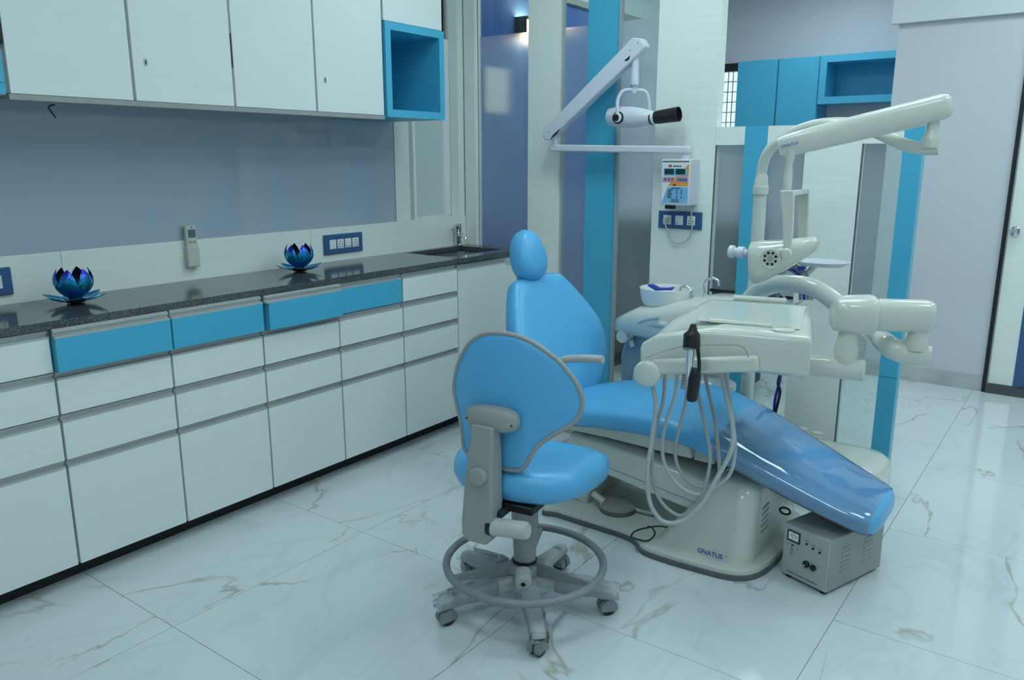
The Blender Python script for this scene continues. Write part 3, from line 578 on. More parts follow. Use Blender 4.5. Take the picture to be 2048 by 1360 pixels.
obj('dial_ring', MB().lathe([(0.023, 0.004), (0.023, 0.014), (0.016, 0.016)], dc, (0, -1, 0)), 'white', hd)
obj('dial_knob', MB().lathe([(0.017, 0.01), (0.017, 0.022), (0.014, 0.024)], dc + Vector((-0.004, 0, 0)), (0, -1, 0)), 'black', hd)
n0 = hq(1306, 236); n1 = hq(1358, 228)
ax = (n1 - n0).normalized(); LL = (n1 - n0).length
obj('cone_collar', MB().lathe([(0.030, -0.004), (0.030, 0.012)], n0, ax), 'white', xr)
obj('cone_ring', MB().lathe([(0.032, -0.010), (0.032, -0.003)], n0, ax), 'black', xr)
obj('cone', MB().lathe([(0.029, 0.01), (0.032, 0.03), (0.035, LL), (0.032, LL), (0.03, LL - 0.02)], n0, ax), 'black', xr)
# socket plate under it and the power lead
yp = YB
a = PY(1319, 424, yp); b_ = PY(1404, 460, yp)
sp = thing('switch_plate', 'blue socket plate below the x-ray control box', 'switch plate', ((a.x + b_.x) / 2, YB, b_.z))
px0, px1, pz0, pz1 = a.x, b_.x, b_.z, PY(1319, 421, yp).z
obj('plate', bx(px0, px1, YB - 0.01, YB, pz0, pz1), 'plateblue', sp, bevel=0.003)
zc = (pz0 + pz1) / 2
for k in range(3):
    x = px0 + (px1 - px0) * (0.215 + 0.275 * k)
    o = obj('module', bx(x - 0.021, x + 0.021, YB - 0.013, YB - 0.01, zc - 0.023, zc + 0.023), 'white', sp, bevel=0.0015)
    if k == 1:
        for dx in (-0.01, 0.01): obj('rocker', bx(x + dx - 0.008, x + dx + 0.008, YB - 0.015, YB - 0.013, zc - 0.018, zc + 0.018), 'white', o, bevel=0.001)
        obj('mark', bx(x - 0.016, x - 0.006, YB - 0.0155, YB - 0.015, zc - 0.016, zc - 0.012), 'ink', o)
    if k == 2:
        for dx, dz in ((0, 0.012), (-0.009, -0.002), (0.009, -0.002), (-0.009, -0.014), (0.009, -0.014)):
            obj('socket_hole', MB().cyl((x + dx, YB - 0.0128, zc + dz), (x + dx, YB - 0.0138, zc + dz), 0.0032, n=10), 'black', o)
    if k == 0: xpl = x
pl = thing('power_lead', 'white plug and looping lead from the x-ray control box', 'power lead', (xpl, YB - 0.013, zc))
obj('plug', MB().loft([[Vector((xpl + sx * 0.014, YB - 0.013, zc + sz * 0.014)) for sx, sz in ((-1, -1), (1, -1), (1, 1), (-1, 1))], [Vector((xpl + sx * 0.009, YB - 0.045, zc - 0.004 + sz * 0.011)) for sx, sz in ((-1, -1), (1, -1), (1, 1), (-1, 1))]]), 'remote', pl, bevel=0.004, seg=3)
q = lambda u, v, d=0.02: PY(u, v, YB - d)
obj('cord', MB().tube(catmull([Vector((xpl, YB - 0.042, zc - 0.01)), q(1335, 462, 0.035), q(1342, 478), q(1358, 486, 0.014), q(1376, 478, 0.014), q(1384, 458), q(1383, 425), Vector((fx(0.98), YB - 0.03, bz0 - 0.004))], 6), 0.0035, 8), 'remote', pl)

# ================================================================ DENTAL CHAIR (head to the left, foot towards +X)
dcx = thing('dental_chair', 'reclined sky blue dental chair with a cream base on the tiled floor', 'dental chair', (-1.15, 2.76, 0))
YCH = 2.77
near = [(-1.70, 2.53), (-1.62, 2.508), (-1.45, 2.505), (-1.31, 2.50), (-1.25, 2.475), (-1.205, 2.435), (-1.13, 2.425), (-1.0, 2.43), (-0.88, 2.445), (-0.815, 2.49), (-0.785, 2.58), (-0.78, 2.70)]
outline = near + [(x, 2 * YCH - y) for x, y in reversed(near)]
outs = [(p.x, p.y) for p in catmull([(x, y, 0) for x, y in outline], 4, True)]
cxm, cym = -1.24, YCH
def scl(poly, d):
    r = []
    for i, p in enumerate(poly):
        a, b_ = Vector(poly[i - 1]), Vector(poly[(i + 1) % len(poly)]); t = (b_ - a).normalized(); nrm = Vector((t.y, -t.x)); r.append((p[0] + nrm.x * d, p[1] + nrm.y * d))
    return r
obj('base_edging', MB().prism(outs, 0.0, 0.022), 'rubber', dcx, bevel=0.004)
obj('base_plate', MB().loft([[Vector((*p, z)) for p in scl(outs, d)] for d, z in ((-0.004, 0.022), (-0.006, 0.034), (-0.016, 0.040))]), 'cream2', dcx)
# lower cover
def rrect(x0, x1, y0, y1, r, z, n=5, taper=None):
    pts = []
    for cx_, cy_, a0 in ((x1 - r, y0 + r, -90), (x1 - r, y1 - r, 0), (x0 + r, y1 - r, 90), (x0 + r, y0 + r, 180)):
        for k in range(n + 1):
            an = math.radians(a0 + 90 * k / n); pts.append(Vector((cx_ + r * math.cos(an), cy_ + r * math.sin(an), z)))
    return pts
cv = [(-1.19, -0.83, 2.487, 3.05, 0.075, 0.038), (-1.175, -0.829, 2.49, 3.047, 0.075, 0.06), (-1.12, -0.828, 2.50, 3.04, 0.075, 0.13), (-1.07, -0.828, 2.51, 3.03, 0.072, 0.19), (-1.035, -0.829, 2.522, 3.02, 0.068, 0.24), (-1.005, -0.832, 2.54, 3.0, 0.062, 0.29), (-0.985, -0.842, 2.575, 2.97, 0.055, 0.315), (-0.96, -0.86, 2.62, 2.92, 0.05, 0.322)]
obj('base_cover', MB().loft([rrect(*c[:5], c[5], 6) for c in cv]), 'cream', dcx, angle=60)
for k in range(5): obj('vent_slot', bx(-0.832, -0.8265, 2.60, 2.67, 0.13 + 0.022 * k, 0.136 + 0.022 * k), 'boxgrey', dcx)
# lift arm and seat carrier
obj('lift_arm', MB().loft([[Vector((x, y, z)) for y, z in ((2.585, zb), (2.585, zt), (2.60, zt + 0.008), (2.94, zt + 0.008), (2.955, zt), (2.955, zb))] for x, zb, zt in ((-1.62, 0.23, 0.335), (-1.45, 0.205, 0.325), (-1.25, 0.175, 0.300), (-0.98, 0.14, 0.26))]), 'cream', dcx, bevel=0.006)
obj('arm_seam', MB().beam((-1.62, 2.5845, 0.262), (-1.0, 2.5845, 0.178), 0.002, 0.003), 'boxgrey', dcx)
obj('rear_link', MB().beam((-1.60, 2.77, 0.04), (-1.54, 2.77, 0.30), 0.30, 0.10), 'cream2', dcx, bevel=0.01)
obj('seat_carrier', MB().loft([[Vector((x, y, z)) for y, z in ((2.60, zb), (2.58, zt), (2.96, zt), (2.94, zb))] for x, zb, zt in ((-1.66, 0.345, 0.405), (-1.45, 0.35, 0.41), (-1.20, 0.345, 0.41), (-1.10, 0.345, 0.40))]), 'cream', dcx, bevel=0.006)
obj('seat_carrier', MB().box(-1.10, -1.02, 2.62, 2.92, 0.335, 0.395), 'cream2', dcx, bevel=0.005)
obj('hinge_cover', MB().box(-1.80, -1.62, 2.66, 2.88, 0.30, 0.40), 'cream2', dcx, bevel=0.02, seg=3)
# seat and leg rest upholstery
ST = [(-1.745, 0.425, 0.05, 2.66, 2.90), (-1.72, 0.44, 0.08, 2.59, 2.97), (-1.66, 0.458, 0.095, 2.535, 3.02), (-1.5, 0.492, 0.10, 2.505, 3.06), (-1.3, 0.515, 0.105, 2.50, 3.07), (-1.12, 0.508, 0.10, 2.505, 3.06), (-0.95, 0.458, 0.095, 2.525, 3.04), (-0.75, 0.380, 0.088, 2.55, 3.01), (-0.60, 0.322, 0.080, 2.57, 2.98), (-0.515, 0.293, 0.075, 2.585, 2.96), (-0.478, 0.280, 0.066, 2.605, 2.935), (-0.460, 0.270, 0.048, 2.65, 2.89), (-0.455, 0.262, 0.03, 2.70, 2.84)]
def interp(tab, n):
    P = [Vector(r[:3]) for r in tab]; Q = [Vector((r[3], r[4], 0)) for r in tab]
    return [(a.x, a.y, a.z, b_.x, b_.y) for a, b_ in zip(catmull(P, n), catmull(Q, n))]
def cushion_ring(x, zt, th, y0, y1, grow=0.0, n=36):
    c = (y0 + y1) / 2; hw = (y1 - y0) / 2 + grow; hh = th / 2 + grow; out = []
    for k in range(n):
        p = 2 * math.pi * k / n; cp, sp_ = math.cos(p), math.sin(p); e1, e2 = 0.38, 0.62
        yy = hw * sgn(cp) * abs(cp) ** e1; zz = hh * sgn(sp_) * abs(sp_) ** e2
        out.append(Vector((x, c + yy, zt - th / 2 + zz + (0.012 * (1 - (yy / hw) ** 2) if sp_ > 0 else 0))))
    return out
obj('seat_cushion', MB().loft([cushion_ring(*s) for s in interp(ST, 4)]), 'vinyl', dcx, angle=80)
cov = [s for s in interp(ST, 4) if s[0] > -1.02]
ends = cov[-1]
obj('plastic_cover', MB().loft([cushion_ring(*s, grow=0.004) for s in cov if s[0] < -0.4745], cap=False), 'cover', dcx, angle=80)
# backrest
th = math.radians(25); sd = Vector((-math.sin(th), 0, math.cos(th))); nd = Vector((math.cos(th), 0, math.sin(th))); bo = Vector((-1.735, YCH + 0.06, 0.405))
BK = [(0.0, 0.10, 0.035), (0.012, 0.15, 0.06), (0.05, 0.215, 0.085), (0.12, 0.275, 0.10), (0.20, 0.315, 0.105), (0.28, 0.325, 0.105), (0.36, 0.30, 0.10), (0.44, 0.255, 0.095), (0.51, 0.205, 0.09), (0.545, 0.175, 0.075), (0.56, 0.14, 0.055), (0.566, 0.10, 0.03)]
rows = catmull([Vector(r) for r in BK], 4); rings = []
for r in rows:
    s_, hw, tk = r; hw = max(hw, 0.02); tk = max(tk, 0.015); ring = []
    for k in range(36):
        p = 2 * math.pi * k / 36; cp, sp_ = math.cos(p), math.sin(p)
        yy = hw * sgn(cp) * abs(cp) ** 0.45; dd = tk / 2 * sgn(sp_) * abs(sp_) ** 0.6
        ring.append(bo + sd * s_ + Vector((0, yy, 0)) + nd * (dd + (0.02 * (yy / 0.3) ** 2 if sp_ > -0.2 else 0.012 * (yy / 0.3) ** 2)))
    rings.append(ring)
obj('backrest', MB().loft(rings), 'vinyl', dcx, angle=80)
obj('back_support', MB().loft([[bo + sd * s_ + nd * -0.055 + Vector((0, k * w2, 0)) + nd * d2 for k, d2 in ((-1, 0), (1, 0), (1, -0.025), (-1, -0.025))] for s_, w2 in ((-0.02, 0.10), (0.2, 0.16), (0.5, 0.08))]), 'cream2', dcx, bevel=0.01)
# headrest
hcn = PY(1056, 511, YCH + 0.01)
hsd = Vector((-math.sin(math.radians(14)), 0, math.cos(math.radians(14)))); hnd = Vector((math.cos(math.radians(14)), 0, math.sin(math.radians(14))))
rings = []
for i in range(21):
    t_ = -1 + 2 * i / 20; f = math.sqrt(max(0, 1 - abs(t_) ** 2.3)); egg = 1 - 0.24 * t_
    hw = max(0.092 * f * egg, 0.004); tk = max(0.06 * f ** 0.8, 0.004)
    rings.append([hcn + hsd * t_ * 0.112 + Vector((0, hw * sgn(math.cos(p)) * abs(math.cos(p)) ** 0.75, 0)) + hnd * tk * sgn(math.sin(p)) * abs(math.sin(p)) ** 0.8 for p in [2 * math.pi * k / 28 for k in range(28)]])
obj('headrest', MB().loft(rings), 'vinyl', dcx, angle=80)
obj('headrest_bracket', MB().beam(hcn - hnd * 0.06 - hsd * 0.10, hcn - hnd * 0.055 + hsd * 0.02, 0.05, 0.012, side=(0, 1, 0)).cyl(hcn - hnd * 0.065 + Vector((0, -0.06, -0.01)), hcn - hnd * 0.065 + Vector((0, 0.06, -0.01)), 0.016), 'cream2', dcx)
obj('headrest_bar', MB().beam(bo + sd * 0.40 - nd * 0.052, hcn - hnd * 0.056 - hsd * 0.04, 0.05, 0.01, side=(0, 1, 0)), 'chrome', dcx)
# near armrest
ar = [PY(1098, 742, 2.50), PY(1122, 722, 2.485), PY(1160, 717, 2.48), PY(1206, 719, 2.48)]
obj('armrest', MB().tube(catmull([bo + sd * 0.10 + Vector((0, -0.24, 0)) - nd * 0.03] + ar, 5), [0.012] * 6 + [0.015] * 15, 14), 'stoolgrey2', dcx)
# emblem
ex = (PY(1440, 1110, 2.457) - PY(1404, 1100, 2.457)).normalized()
cpos = PY(1421, 1106, 2.494); ylt = 2.4885 + (cpos.z - 0.06) * 0.143
text_mesh('lettering', 'GNATUS', 0.024, frame(Vector((cpos.x, ylt, cpos.z)), (1, 0, 0), (0, 0.143, 1)), 'inkblue', dcx)
obj('emblem_dot', MB().box(cpos.x + 0.056, cpos.x + 0.063, ylt - 0.0004, ylt + 0.001, cpos.z + 0.006, cpos.z + 0.010), 'orange', dcx)
# small cable loops on the base
lo = catmull([(-1.14, 2.505, 0.10), (-1.17, 2.48, 0.105), (-1.24, 2.465, 0.075), (-1.262, 2.46, 0.046), (-1.235, 2.455, 0.044), (-1.19, 2.455, 0.052), (-1.165, 2.457, 0.085), (-1.18, 2.462, 0.104), (-1.20, 2.468, 0.10)], 5)
obj('cable_loop', MB().tube(lo, 0.0032, 8), 'black', dcx)
rc_ = PY(1570, 1022, 2.66)
cr = obj('cable_ring', MB().tube([rc_ + Vector((0.018 * math.cos(a), 0, 0.012 * math.sin(a))) for a in [2 * math.pi * k / 18 for k in range(18)]], 0.004, 8, closed=True), 'black', dcx)
# foot control on the base
pc = PZ(1236, 1003, 0.075)
fpd = thing('foot_control', 'round grey foot pedal standing on the dental chair base', 'foot pedal', (pc.x, pc.y, 0.04))
obj('pedal_foot', MB().lathe([(0.075, 0), (0.076, 0.008), (0.07, 0.014)], (pc.x, pc.y, 0.04)), 'rubber', fpd)
obj('pedal_disc', MB().lathe([(0.068, 0.012), (0.074, 0.018), (0.073, 0.028), (0.06, 0.034), (0.01, 0.036)], (pc.x, pc.y, 0.04)), 'boxgrey', fpd)
obj('pedal_lever', MB().tube([PZ(1186, 986, 0.10), PZ(1208, 1004, 0.075)], [0.013, 0.015], 14), 'cream2', fpd)
obj('pedal_bar', MB().cyl((pc.x + 0.05, pc.y + 0.01, 0.058), (pc.x + 0.16, pc.y + 0.02, 0.058), 0.008), 'chrome', fpd)

# ================================================================ CUSPIDOR UNIT BEHIND THE CHAIR
yu = 3.22
cu = thing('cuspidor_unit', 'cream cuspidor unit with a white rinsing bowl and lamp pole behind the dental chair', 'cuspidor', (-1.66, yu, 0))
col = [PY(1266, 800, yu), PY(1264, 740, yu), PY(1266, 705, yu), PY(1280, 680, yu), PY(1305, 665, yu)]
col[0].z = 0.1
obj('column', MB().tube(catmull([Vector((col[0].x, yu, 0.02))] + col, 5), [0.05] * 26, 16), 'colblue', cu)
obj('floor_base', MB().loft([rrect(-1.75, -1.15, 3.14, 3.34, 0.07, 0.0), rrect(-1.75, -1.15, 3.14, 3.34, 0.07, 0.10), rrect(-1.73, -1.17, 3.16, 3.32, 0.06, 0.125)]), 'cream', cu)
def pu(u, v, y=yu): return PY(u, v, y)
bod = []
for u_, vt, vb, hy in ((1247, 634, 656, 0.05), (1250, 628, 662, 0.09), (1268, 620, 664, 0.12), (1284, 612, 664, 0.14), (1300, 606, 668, 0.15), (1330, 606, 674, 0.16), (1380, 596, 680, 0.16), (1430, 590, 690, 0.16), (1480, 592, 700, 0.15), (1530, 600, 705, 0.13), (1545, 615, 695, 0.09)):
    a = pu(u_, vt); b_ = pu(u_, vb); ring = []
    for k in range(24):
        p = 2 * math.pi * k / 24; cp, sp_ = math.cos(p), math.sin(p)
        ring.append(Vector((a.x, yu + hy * sgn(cp) * abs(cp) ** 0.5, (a.z + b_.z) / 2 + (a.z - b_.z) / 2 * sgn(sp_) * abs(sp_) ** 0.6)))
    bod.append(ring)
bo_ = obj('unit_body', MB().loft(bod), 'cream', cu, angle=70)
s0 = pu(1247, 646, yu - 0.10)
obj('hanger_arm', MB().tube(catmull([pu(1262, 668, yu - 0.09), pu(1285, 655, yu - 0.13), pu(1310, 648, yu - 0.16), pu(1335, 650, yu - 0.165)], 5), 0.012, 12), 'cream', cu)
obj('saliva_ejector', MB().tube([pu(1276, 645, yu - 0.15), pu(1290, 640, yu - 0.17), pu(1318, 637, yu - 0.175)], [0.004, 0.005, 0.006], 10), 'chrome', cu)
hb = pu(1254, 670, yu - 0.07)
obj('suction_holder', MB().cyl(hb + Vector((0, -0.05, 0)), hb + Vector((0, 0.05, 0)), 0.028).cyl(hb + Vector((0.02, 0, -0.02)), hb + Vector((0.03, 0, -0.05)), 0.012), 'cream2', cu)
obj('lower_shelf', MB().loft([rrect(-1.62, -1.22, 3.12, 3.32, 0.06, 0.40), rrect(-1.64, -1.20, 3.10, 3.34, 0.07, 0.425), rrect(-1.64, -1.20, 3.10, 3.34, 0.07, 0.455), rrect(-1.62, -1.22, 3.12, 3.32, 0.06, 0.468)]), 'bowlwhite', cu)
wf_ = PY(1244, 745, 3.30); obj('waste_filter', MB().cyl(wf_, wf_ + Vector((0.05, 0.02, 0)), 0.028), 'black', cu)
obj('filter_mount', MB().box(wf_.x - 0.01, wf_.x + 0.12, 3.28, 3.36, wf_.z - 0.07, wf_.z - 0.027), 'cream', cu, bevel=0.008)
bc = pu(1331, 611); bt_ = pu(1331, 575)
bh = bt_.z - bc.z + 0.02; zb = bc.z - 0.02; R_ = 0.118
bowl = obj('bowl', MB().lathe([(0.05, 0.0), (0.085, 0.008), (R_ * 0.93, bh * 0.45), (R_, bh), (R_ - 0.006, bh), (R_ * 0.88, bh * 0.5), (0.06, 0.02), (0.01, 0.015)], (bc.x, yu, zb), n=36), 'bowlwhite', cu)
pk = obj('blue_packet', MB().loft([[Vector((bc.x + dx - 0.015, yu - 0.02 + dy, zb + bh - 0.004 + dz)) for dx, dy, dz in row] for row in (((-0.06, -0.01, 0.014), (-0.055, 0.03, 0.014)), ((-0.02, -0.012, -0.004), (-0.02, 0.03, 0.0)), ((0.02, -0.01, 0.002), (0.02, 0.03, 0.004)), ((0.055, -0.012, 0.006), (0.05, 0.03, 0.01)))], cap=False, closed=False), 'cloth')
sol = pk.modifiers.new('solid', 'SOLIDIFY'); sol.thickness = 0.006
tag(pk, 'crumpled dark blue packet lying in the white rinsing bowl', 'packet')
s1 = [pu(1386, 606), pu(1384, 588), pu(1375, 574), pu(1362, 576), pu(1360, 590)]
obj('bowl_tap', MB().tube(catmull(s1, 6), 0.006, 10), 'chrome', cu)
s2 = [pu(1400, 602), pu(1409, 588), pu(1408, 572), pu(1414, 560), pu(1426, 556), pu(1436, 562), pu(1438, 572)]
obj('cup_filler', MB().tube(catmull(s2, 6), 0.0055, 10), 'chrome', cu)
# lamp pole rising from the unit
yl = 3.22
pole0 = pu(1512, 640, yl); pole1 = pu(1521, 385, yl)
obj('lamp_pole', MB().cyl(Vector((pole1.x, yl, 0.0)), Vector((pole1.x, yl, pole1.z)), 0.029, 0.026, 24), 'cream', cu)
obj('pole_collar', MB().lathe([(0.031, 0), (0.031, 0.03), (0.029, 0.032), (0.024, 0.075)], (pole1.x, yl, pole1.z - 0.006)), 'cream', cu)
# floor junction box beyond the footrest
jb = thing('junction_box', 'low cream floor junction box behind the footrest', 'junction box', (-0.80, 3.42, 0))
obj('box_cover', MB().loft([rrect(-1.02, -0.585, 3.26, 3.60, 0.09, 0.0), rrect(-1.02, -0.585, 3.26, 3.60, 0.09, 0.13), rrect(-1.01, -0.595, 3.27, 3.59, 0.085, 0.165), rrect(-0.99, -0.62, 3.29, 3.57, 0.075, 0.185), rrect(-0.95, -0.67, 3.33, 3.53, 0.05, 0.193)]), 'cream', jb, angle=60)
for u_, v_ in ((1605, 858), (1634, 866)):
    q_ = PZ(u_, v_, 0.194); obj('cap', MB().lathe([(0.028, -0.002), (0.028, 0.005), (0.024, 0.008), (0.005, 0.009)], q_), 'cream', jb)

# ================================================================ OPERATING LIGHT ON ITS FOLDING ARM
ol = thing('operating_light', 'cream dental operating light hanging from a long folding arm', 'operating light', (pole1.x, yl, pole1.z + 0.03))
y2 = 3.02
arc = [Vector((pole1.x, yl, pole1.z + 0.06)), pu(1524, 340, yl), pu(1532, 312, yl - 0.01), pu(1552, 287, yl - 0.02), pu(1590, 264, yl - 0.03), pu(1640, 249, yl - 0.06), pu(1700, 248, yl - 0.10), pu(1752, 264, yl - 0.14), pu(1798, 285, yl - 0.17), pu(1835, 296, yl - 0.19), pu(1880, 297, y2)]
obj('curved_arm', MB().tube(catmull(arc, 6), 0.0215, 18), 'cream', ol, angle=70)
pv = pu(1862, 290, y2); pvt = pu(1866, 232, y2)
obj('pivot', MB().lathe([(0.028, -0.01), (0.030, 0.012), (0.028, 0.03), (0.019, 0.045), (0.019, 0.08), (0.022, 0.085), (0.026, pvt.z - pv.z)], (pv.x, y2, pv.z)), 'cream', ol)
e0 = pu(1884, 214, y2); e1 = pu(1568, 292, y2 - 0.12)
dirv = (e1 - e0).normalized(); upv = Vector((0, 0, 1)) - dirv * dirv.z; upv.normalize(); sdv = dirv.cross(upv)
rings = []
for t_, s_ in ((-0.03, 0.55), (-0.022, 0.85), (0, 1), (0.4, 1), ((e1 - e0).length, 0.86), ((e1 - e0).length + 0.018, 0.75)):
    rings.append([e0 + dirv * t_ + upv * (0.042 * s_ * sgn(math.sin(p)) * abs(math.sin(p)) ** 0.6) + sdv * (0.032 * s_ * sgn(math.cos(p)) * abs(math.cos(p)) ** 0.6) for p in [2 * math.pi * k / 24 for k in range(24)]])
ba = obj('balanced_arm', MB().loft(rings), 'cream', ol, angle=50)
obj('arm_underside', MB().beam(e0 + dirv * 0.05 - upv * 0.040, e1 - dirv * 0.03 - upv * 0.034, 0.045, 0.012), 'cream2', ba)
tm = frame(pu(1580, 295, y2 - 0.115 - 0.0325), -dirv, Vector((0, 0, 1)))
text_mesh('lettering', 'GNATUS', 0.015, frame(e1 - dirv * 0.03 - sdv * 0.0 + Vector((0, -0.036, -0.004)), -dirv, Vector((0, 0, 1))), 'inkblue', ba)
d0 = pu(1579, 312, y2 - 0.12); d1 = pu(1574, 384, y2 - 0.12)
obj('drop_tube', MB().lathe([(0.014, 0), (0.0155, (d0.z - d1.z) * 0.5), (0.012, (d0.z - d1.z) * 0.75), (0.026, d0.z - d1.z + 0.02)], (d1.x, d1.y, d1.z)), 'cream', ol)
# lamp fork
yh = y2 - 0.12
fk = [(1561, 381), (1589, 381), (1588, 420), (1586, 470), (1581, 510), (1568, 512), (1567, 470), (1565, 425)]
obj('fork', MB().slab([PY(a, b_, yh - 0.085) + Vector((0, 0.006, 0)) for a, b_ in fk], (0, -0.014, 0)), 'cream', ol, bevel=0.003)
obj('fork', MB().slab([PY(a, b_, yh - 0.085) + Vector((0, 0.176, 0)) for a, b_ in fk], (0, -0.014, 0)), 'cream', ol, bevel=0.003)
obj('fork_bridge', MB().slab([PY(a, b_, yh - 0.085) + Vector((0, 0.17, 0)) for a, b_ in ((1561, 381), (1589, 381), (1589, 392), (1562, 392))], (0, -0.17, 0)), 'cream', ol, bevel=0.004)
# head: long tapered shell facing left-down
L0 = [(1507, 525, 0.075, 40), (1512, 524, 0.092, 43), (1530, 521, 0.10, 40), (1560, 513, 0.098, 34), (1590, 503, 0.085, 27), (1615, 494, 0.065, 20), (1630, 488, 0.042, 14), (1636, 486, 0.02, 7)]
rings = []
for u_, v_, hy, hv in L0:
    c_ = PY(u_, v_, yh); pxm = (PY(u_, v_ - 10, yh).z - PY(u_, v_ + 10, yh).z) / 20; skew = 0.22 if u_ < 1540 else 0.1
    rings.append([Vector((c_.x - skew * hv * pxm * math.sin(p) * 0.6, yh + hy * 0.85 * sgn(math.cos(p)) * abs(math.cos(p)) ** 0.75, c_.z + hv * pxm * sgn(math.sin(p)) * abs(math.sin(p)) ** 0.85)) for p in [2 * math.pi * k / 28 for k in range(28)]])
hd = obj('lamp_head', MB().loft(rings, cap=True), 'cream', ol, angle=60)
fr_ = rings[0]; cc = sum(fr_, Vector()) / 28
obj('reflector', MB().loft([[cc + (q_ - cc) * 0.93 + Vector((-0.003, 0, 0)) for q_ in fr_], [cc + (q_ - cc) * 0.9 + Vector((-0.004, 0, 0)) for q_ in fr_]]), 'reflector', hd)
vc = PY(1541, 517, yh - 0.086)
obj('vent_disc', MB().lathe([(0.037, -0.006), (0.037, 0.003), (0.033, 0.006), (0.030, 0.003), (0.004, 0.003)], vc, (0, -1, 0)), 'cream2', hd)
obj('vent_hub', MB().lathe([(0.011, 0.002), (0.010, 0.006), (0.002, 0.006)], vc, (0, -1, 0)), 'boxgrey', hd)
for k in range(8):
    a = math.pi / 8 + k * math.pi / 4; q_ = vc + Vector((0.021 * math.cos(a), -0.0025, 0.021 * math.sin(a))); obj('vent_hole', MB().cyl(q_, q_ + Vector((0, -0.0016, 0)), 0.0052, n=10), 'black', hd)
pb = PY(1573, 507, yh - 0.095); obj('pivot_button', MB().lathe([(0.018, -0.005), (0.018, 0.004), (0.014, 0.008), (0.003, 0.009)], pb, (0, -1, 0)), 'cream', hd)
h0 = PY(1505, 507, yh); h1 = PY(1460, 503, yh); ad = (h1 - h0).normalized(); LH = (h1 - h0).length
obj('handle', MB().lathe([(0.020, -0.01), (0.020, 0.006), (0.013, 0.01), (0.013, 0.03), (0.022, 0.032), (0.022, 0.055), (0.015, 0.058), (0.015, LH - 0.02), (0.024, LH - 0.016), (0.024, LH), (0.018, LH + 0.004)], h0, ad), 'lilacwhite', hd)

# hoses looped behind the light, white tray behind it
yz = 3.40
hb_ = cu
def hz(pts, r, m, n=8): return obj('suction_hose', MB().tube(catmull([PY(a, b_, yz + d) for a, b_, d in pts], 5), r, n), m, hb_)
for k in range(4):
    g = 6 * k
    hz([(1556 - g * 0.4, 600, 0.01 * k), (1558 - g * 0.4, 570, 0.01 * k), (1566, 545 - g * 0.3, 0.01 * k), (1585, 531 + g * 0.6, 0.01 * k), (1604 - g * 0.5, 540 + g * 0.7, 0.01 * k), (1618 - g, 562, 0.01 * k), (1624 - g * 1.3, 600, 0.01 * k)], 0.007, 'cableblue' if k == 2 else 'castergrey')
hz([(1566, 590, 0), (1576, 606, 0), (1592, 608, 0), (1606, 600, 0)], 0.005, 'hose2')
tq = PY(1642, 524, 3.42)
obj('hose_tie', bx(PY(1597, 536, yz).x, PY(1608, 536, yz).x, yz - 0.012, yz + 0.03, PY(1600, 540, yz).z, PY(1600, 533, yz).z), 'cableblue', hb_)
wt_ = cu
obj('side_tray', MB().loft([[Vector((tq.x + a * math.cos(p), 3.42 + b_ * math.sin(p), tq.z + z)) for p in [2 * math.pi * k / 28 for k in range(28)]] for a, b_, z in ((0.02, 0.01, -0.018), (0.085, 0.06, -0.016), (0.115, 0.09, 0.0), (0.118, 0.092, 0.004), (0.112, 0.086, 0.004), (0.08, 0.055, -0.010), (0.01, 0.01, -0.012))]), 'lilacwhite', wt_, angle=60)
obj('tray_stem', MB().tube(catmull([(tq.x - 0.02, 3.42, tq.z - 0.015), (tq.x - 0.10, 3.40, tq.z - 0.10), (tq.x - 0.22, 3.34, tq.z - 0.16), (-1.12, 3.25, 0.80)], 5), 0.012, 12), 'cream', wt_)

# ================================================================ INSTRUMENT TRAY (DELIVERY UNIT)
E1 = Vector((0.966, 0.258, 0)); E2 = Vector((-0.258, 0.966, 0)); TZ = 0.92
FL = PZ(1358, 651, TZ); FR = PZ(1626, 674, TZ); BR = PZ(1630, 610, TZ); BL = PZ(1413, 596, TZ)
WF = PZ(1280, 690, 0.855); WB = PZ(1330, 648, 0.88)
dl = thing('instrument_tray', 'cream dentist instrument tray unit with hanging hoses over the dental chair', 'instrument tray', ((FL.x + BR.x) / 2, (FL.y + BR.y) / 2, 0.76))
plan = [(BL, TZ), (BR, TZ), (FR, TZ), (FL, TZ - 0.004)]
def tz(p, dz, out=0.0):
    c_ = (BL + BR + FR + FL) / 4; d_ = Vector((p.x - c_.x, p.y - c_.y, 0)).normalized() * out; return Vector((p.x + d_.x, p.y + d_.y, p.z + dz))
BOT = 0.79
def ringpts(z_main, z_wing, out):
    base = [BL, (BL + BR) / 2, BR, (BR + FR) / 2, FR, (FR * 0.6 + FL * 0.4), (FR * 0.25 + FL * 0.75), FL * 0.35 + WF * 0.65, WF, WF * 0.55 + WB * 0.45, WB]
    hz_ = [z_main, z_main, z_main, z_main, z_main, z_main, z_main, z_main * 0.45 + z_wing * 0.55, z_wing, z_wing, z_main * 0.4 + z_wing * 0.6]
    c_ = (BL + BR + FR + FL) / 4; r = []
    for p, z in zip(base, hz_):
        d_ = Vector((p.x - c_.x, p.y - c_.y, 0)).normalized() * out; r.append(Vector((p.x + d_.x, p.y + d_.y, z)))
    return r
def sm(r): return r
tb = MB().loft([ringpts(BOT, BOT - 0.035, -0.03), ringpts(BOT + 0.012, BOT - 0.02, -0.004), ringpts(TZ - 0.025, 0.845, 0.0), ringpts(TZ - 0.006, 0.862, -0.008), ringpts(TZ, 0.868, -0.022), ringpts(TZ - 0.001, 0.872, -0.05), ringpts(TZ - 0.002, 0.885, -0.12)])
tbo = obj('tray_body', tb, 'cream', dl, angle=50, bevel=0.006, seg=3)
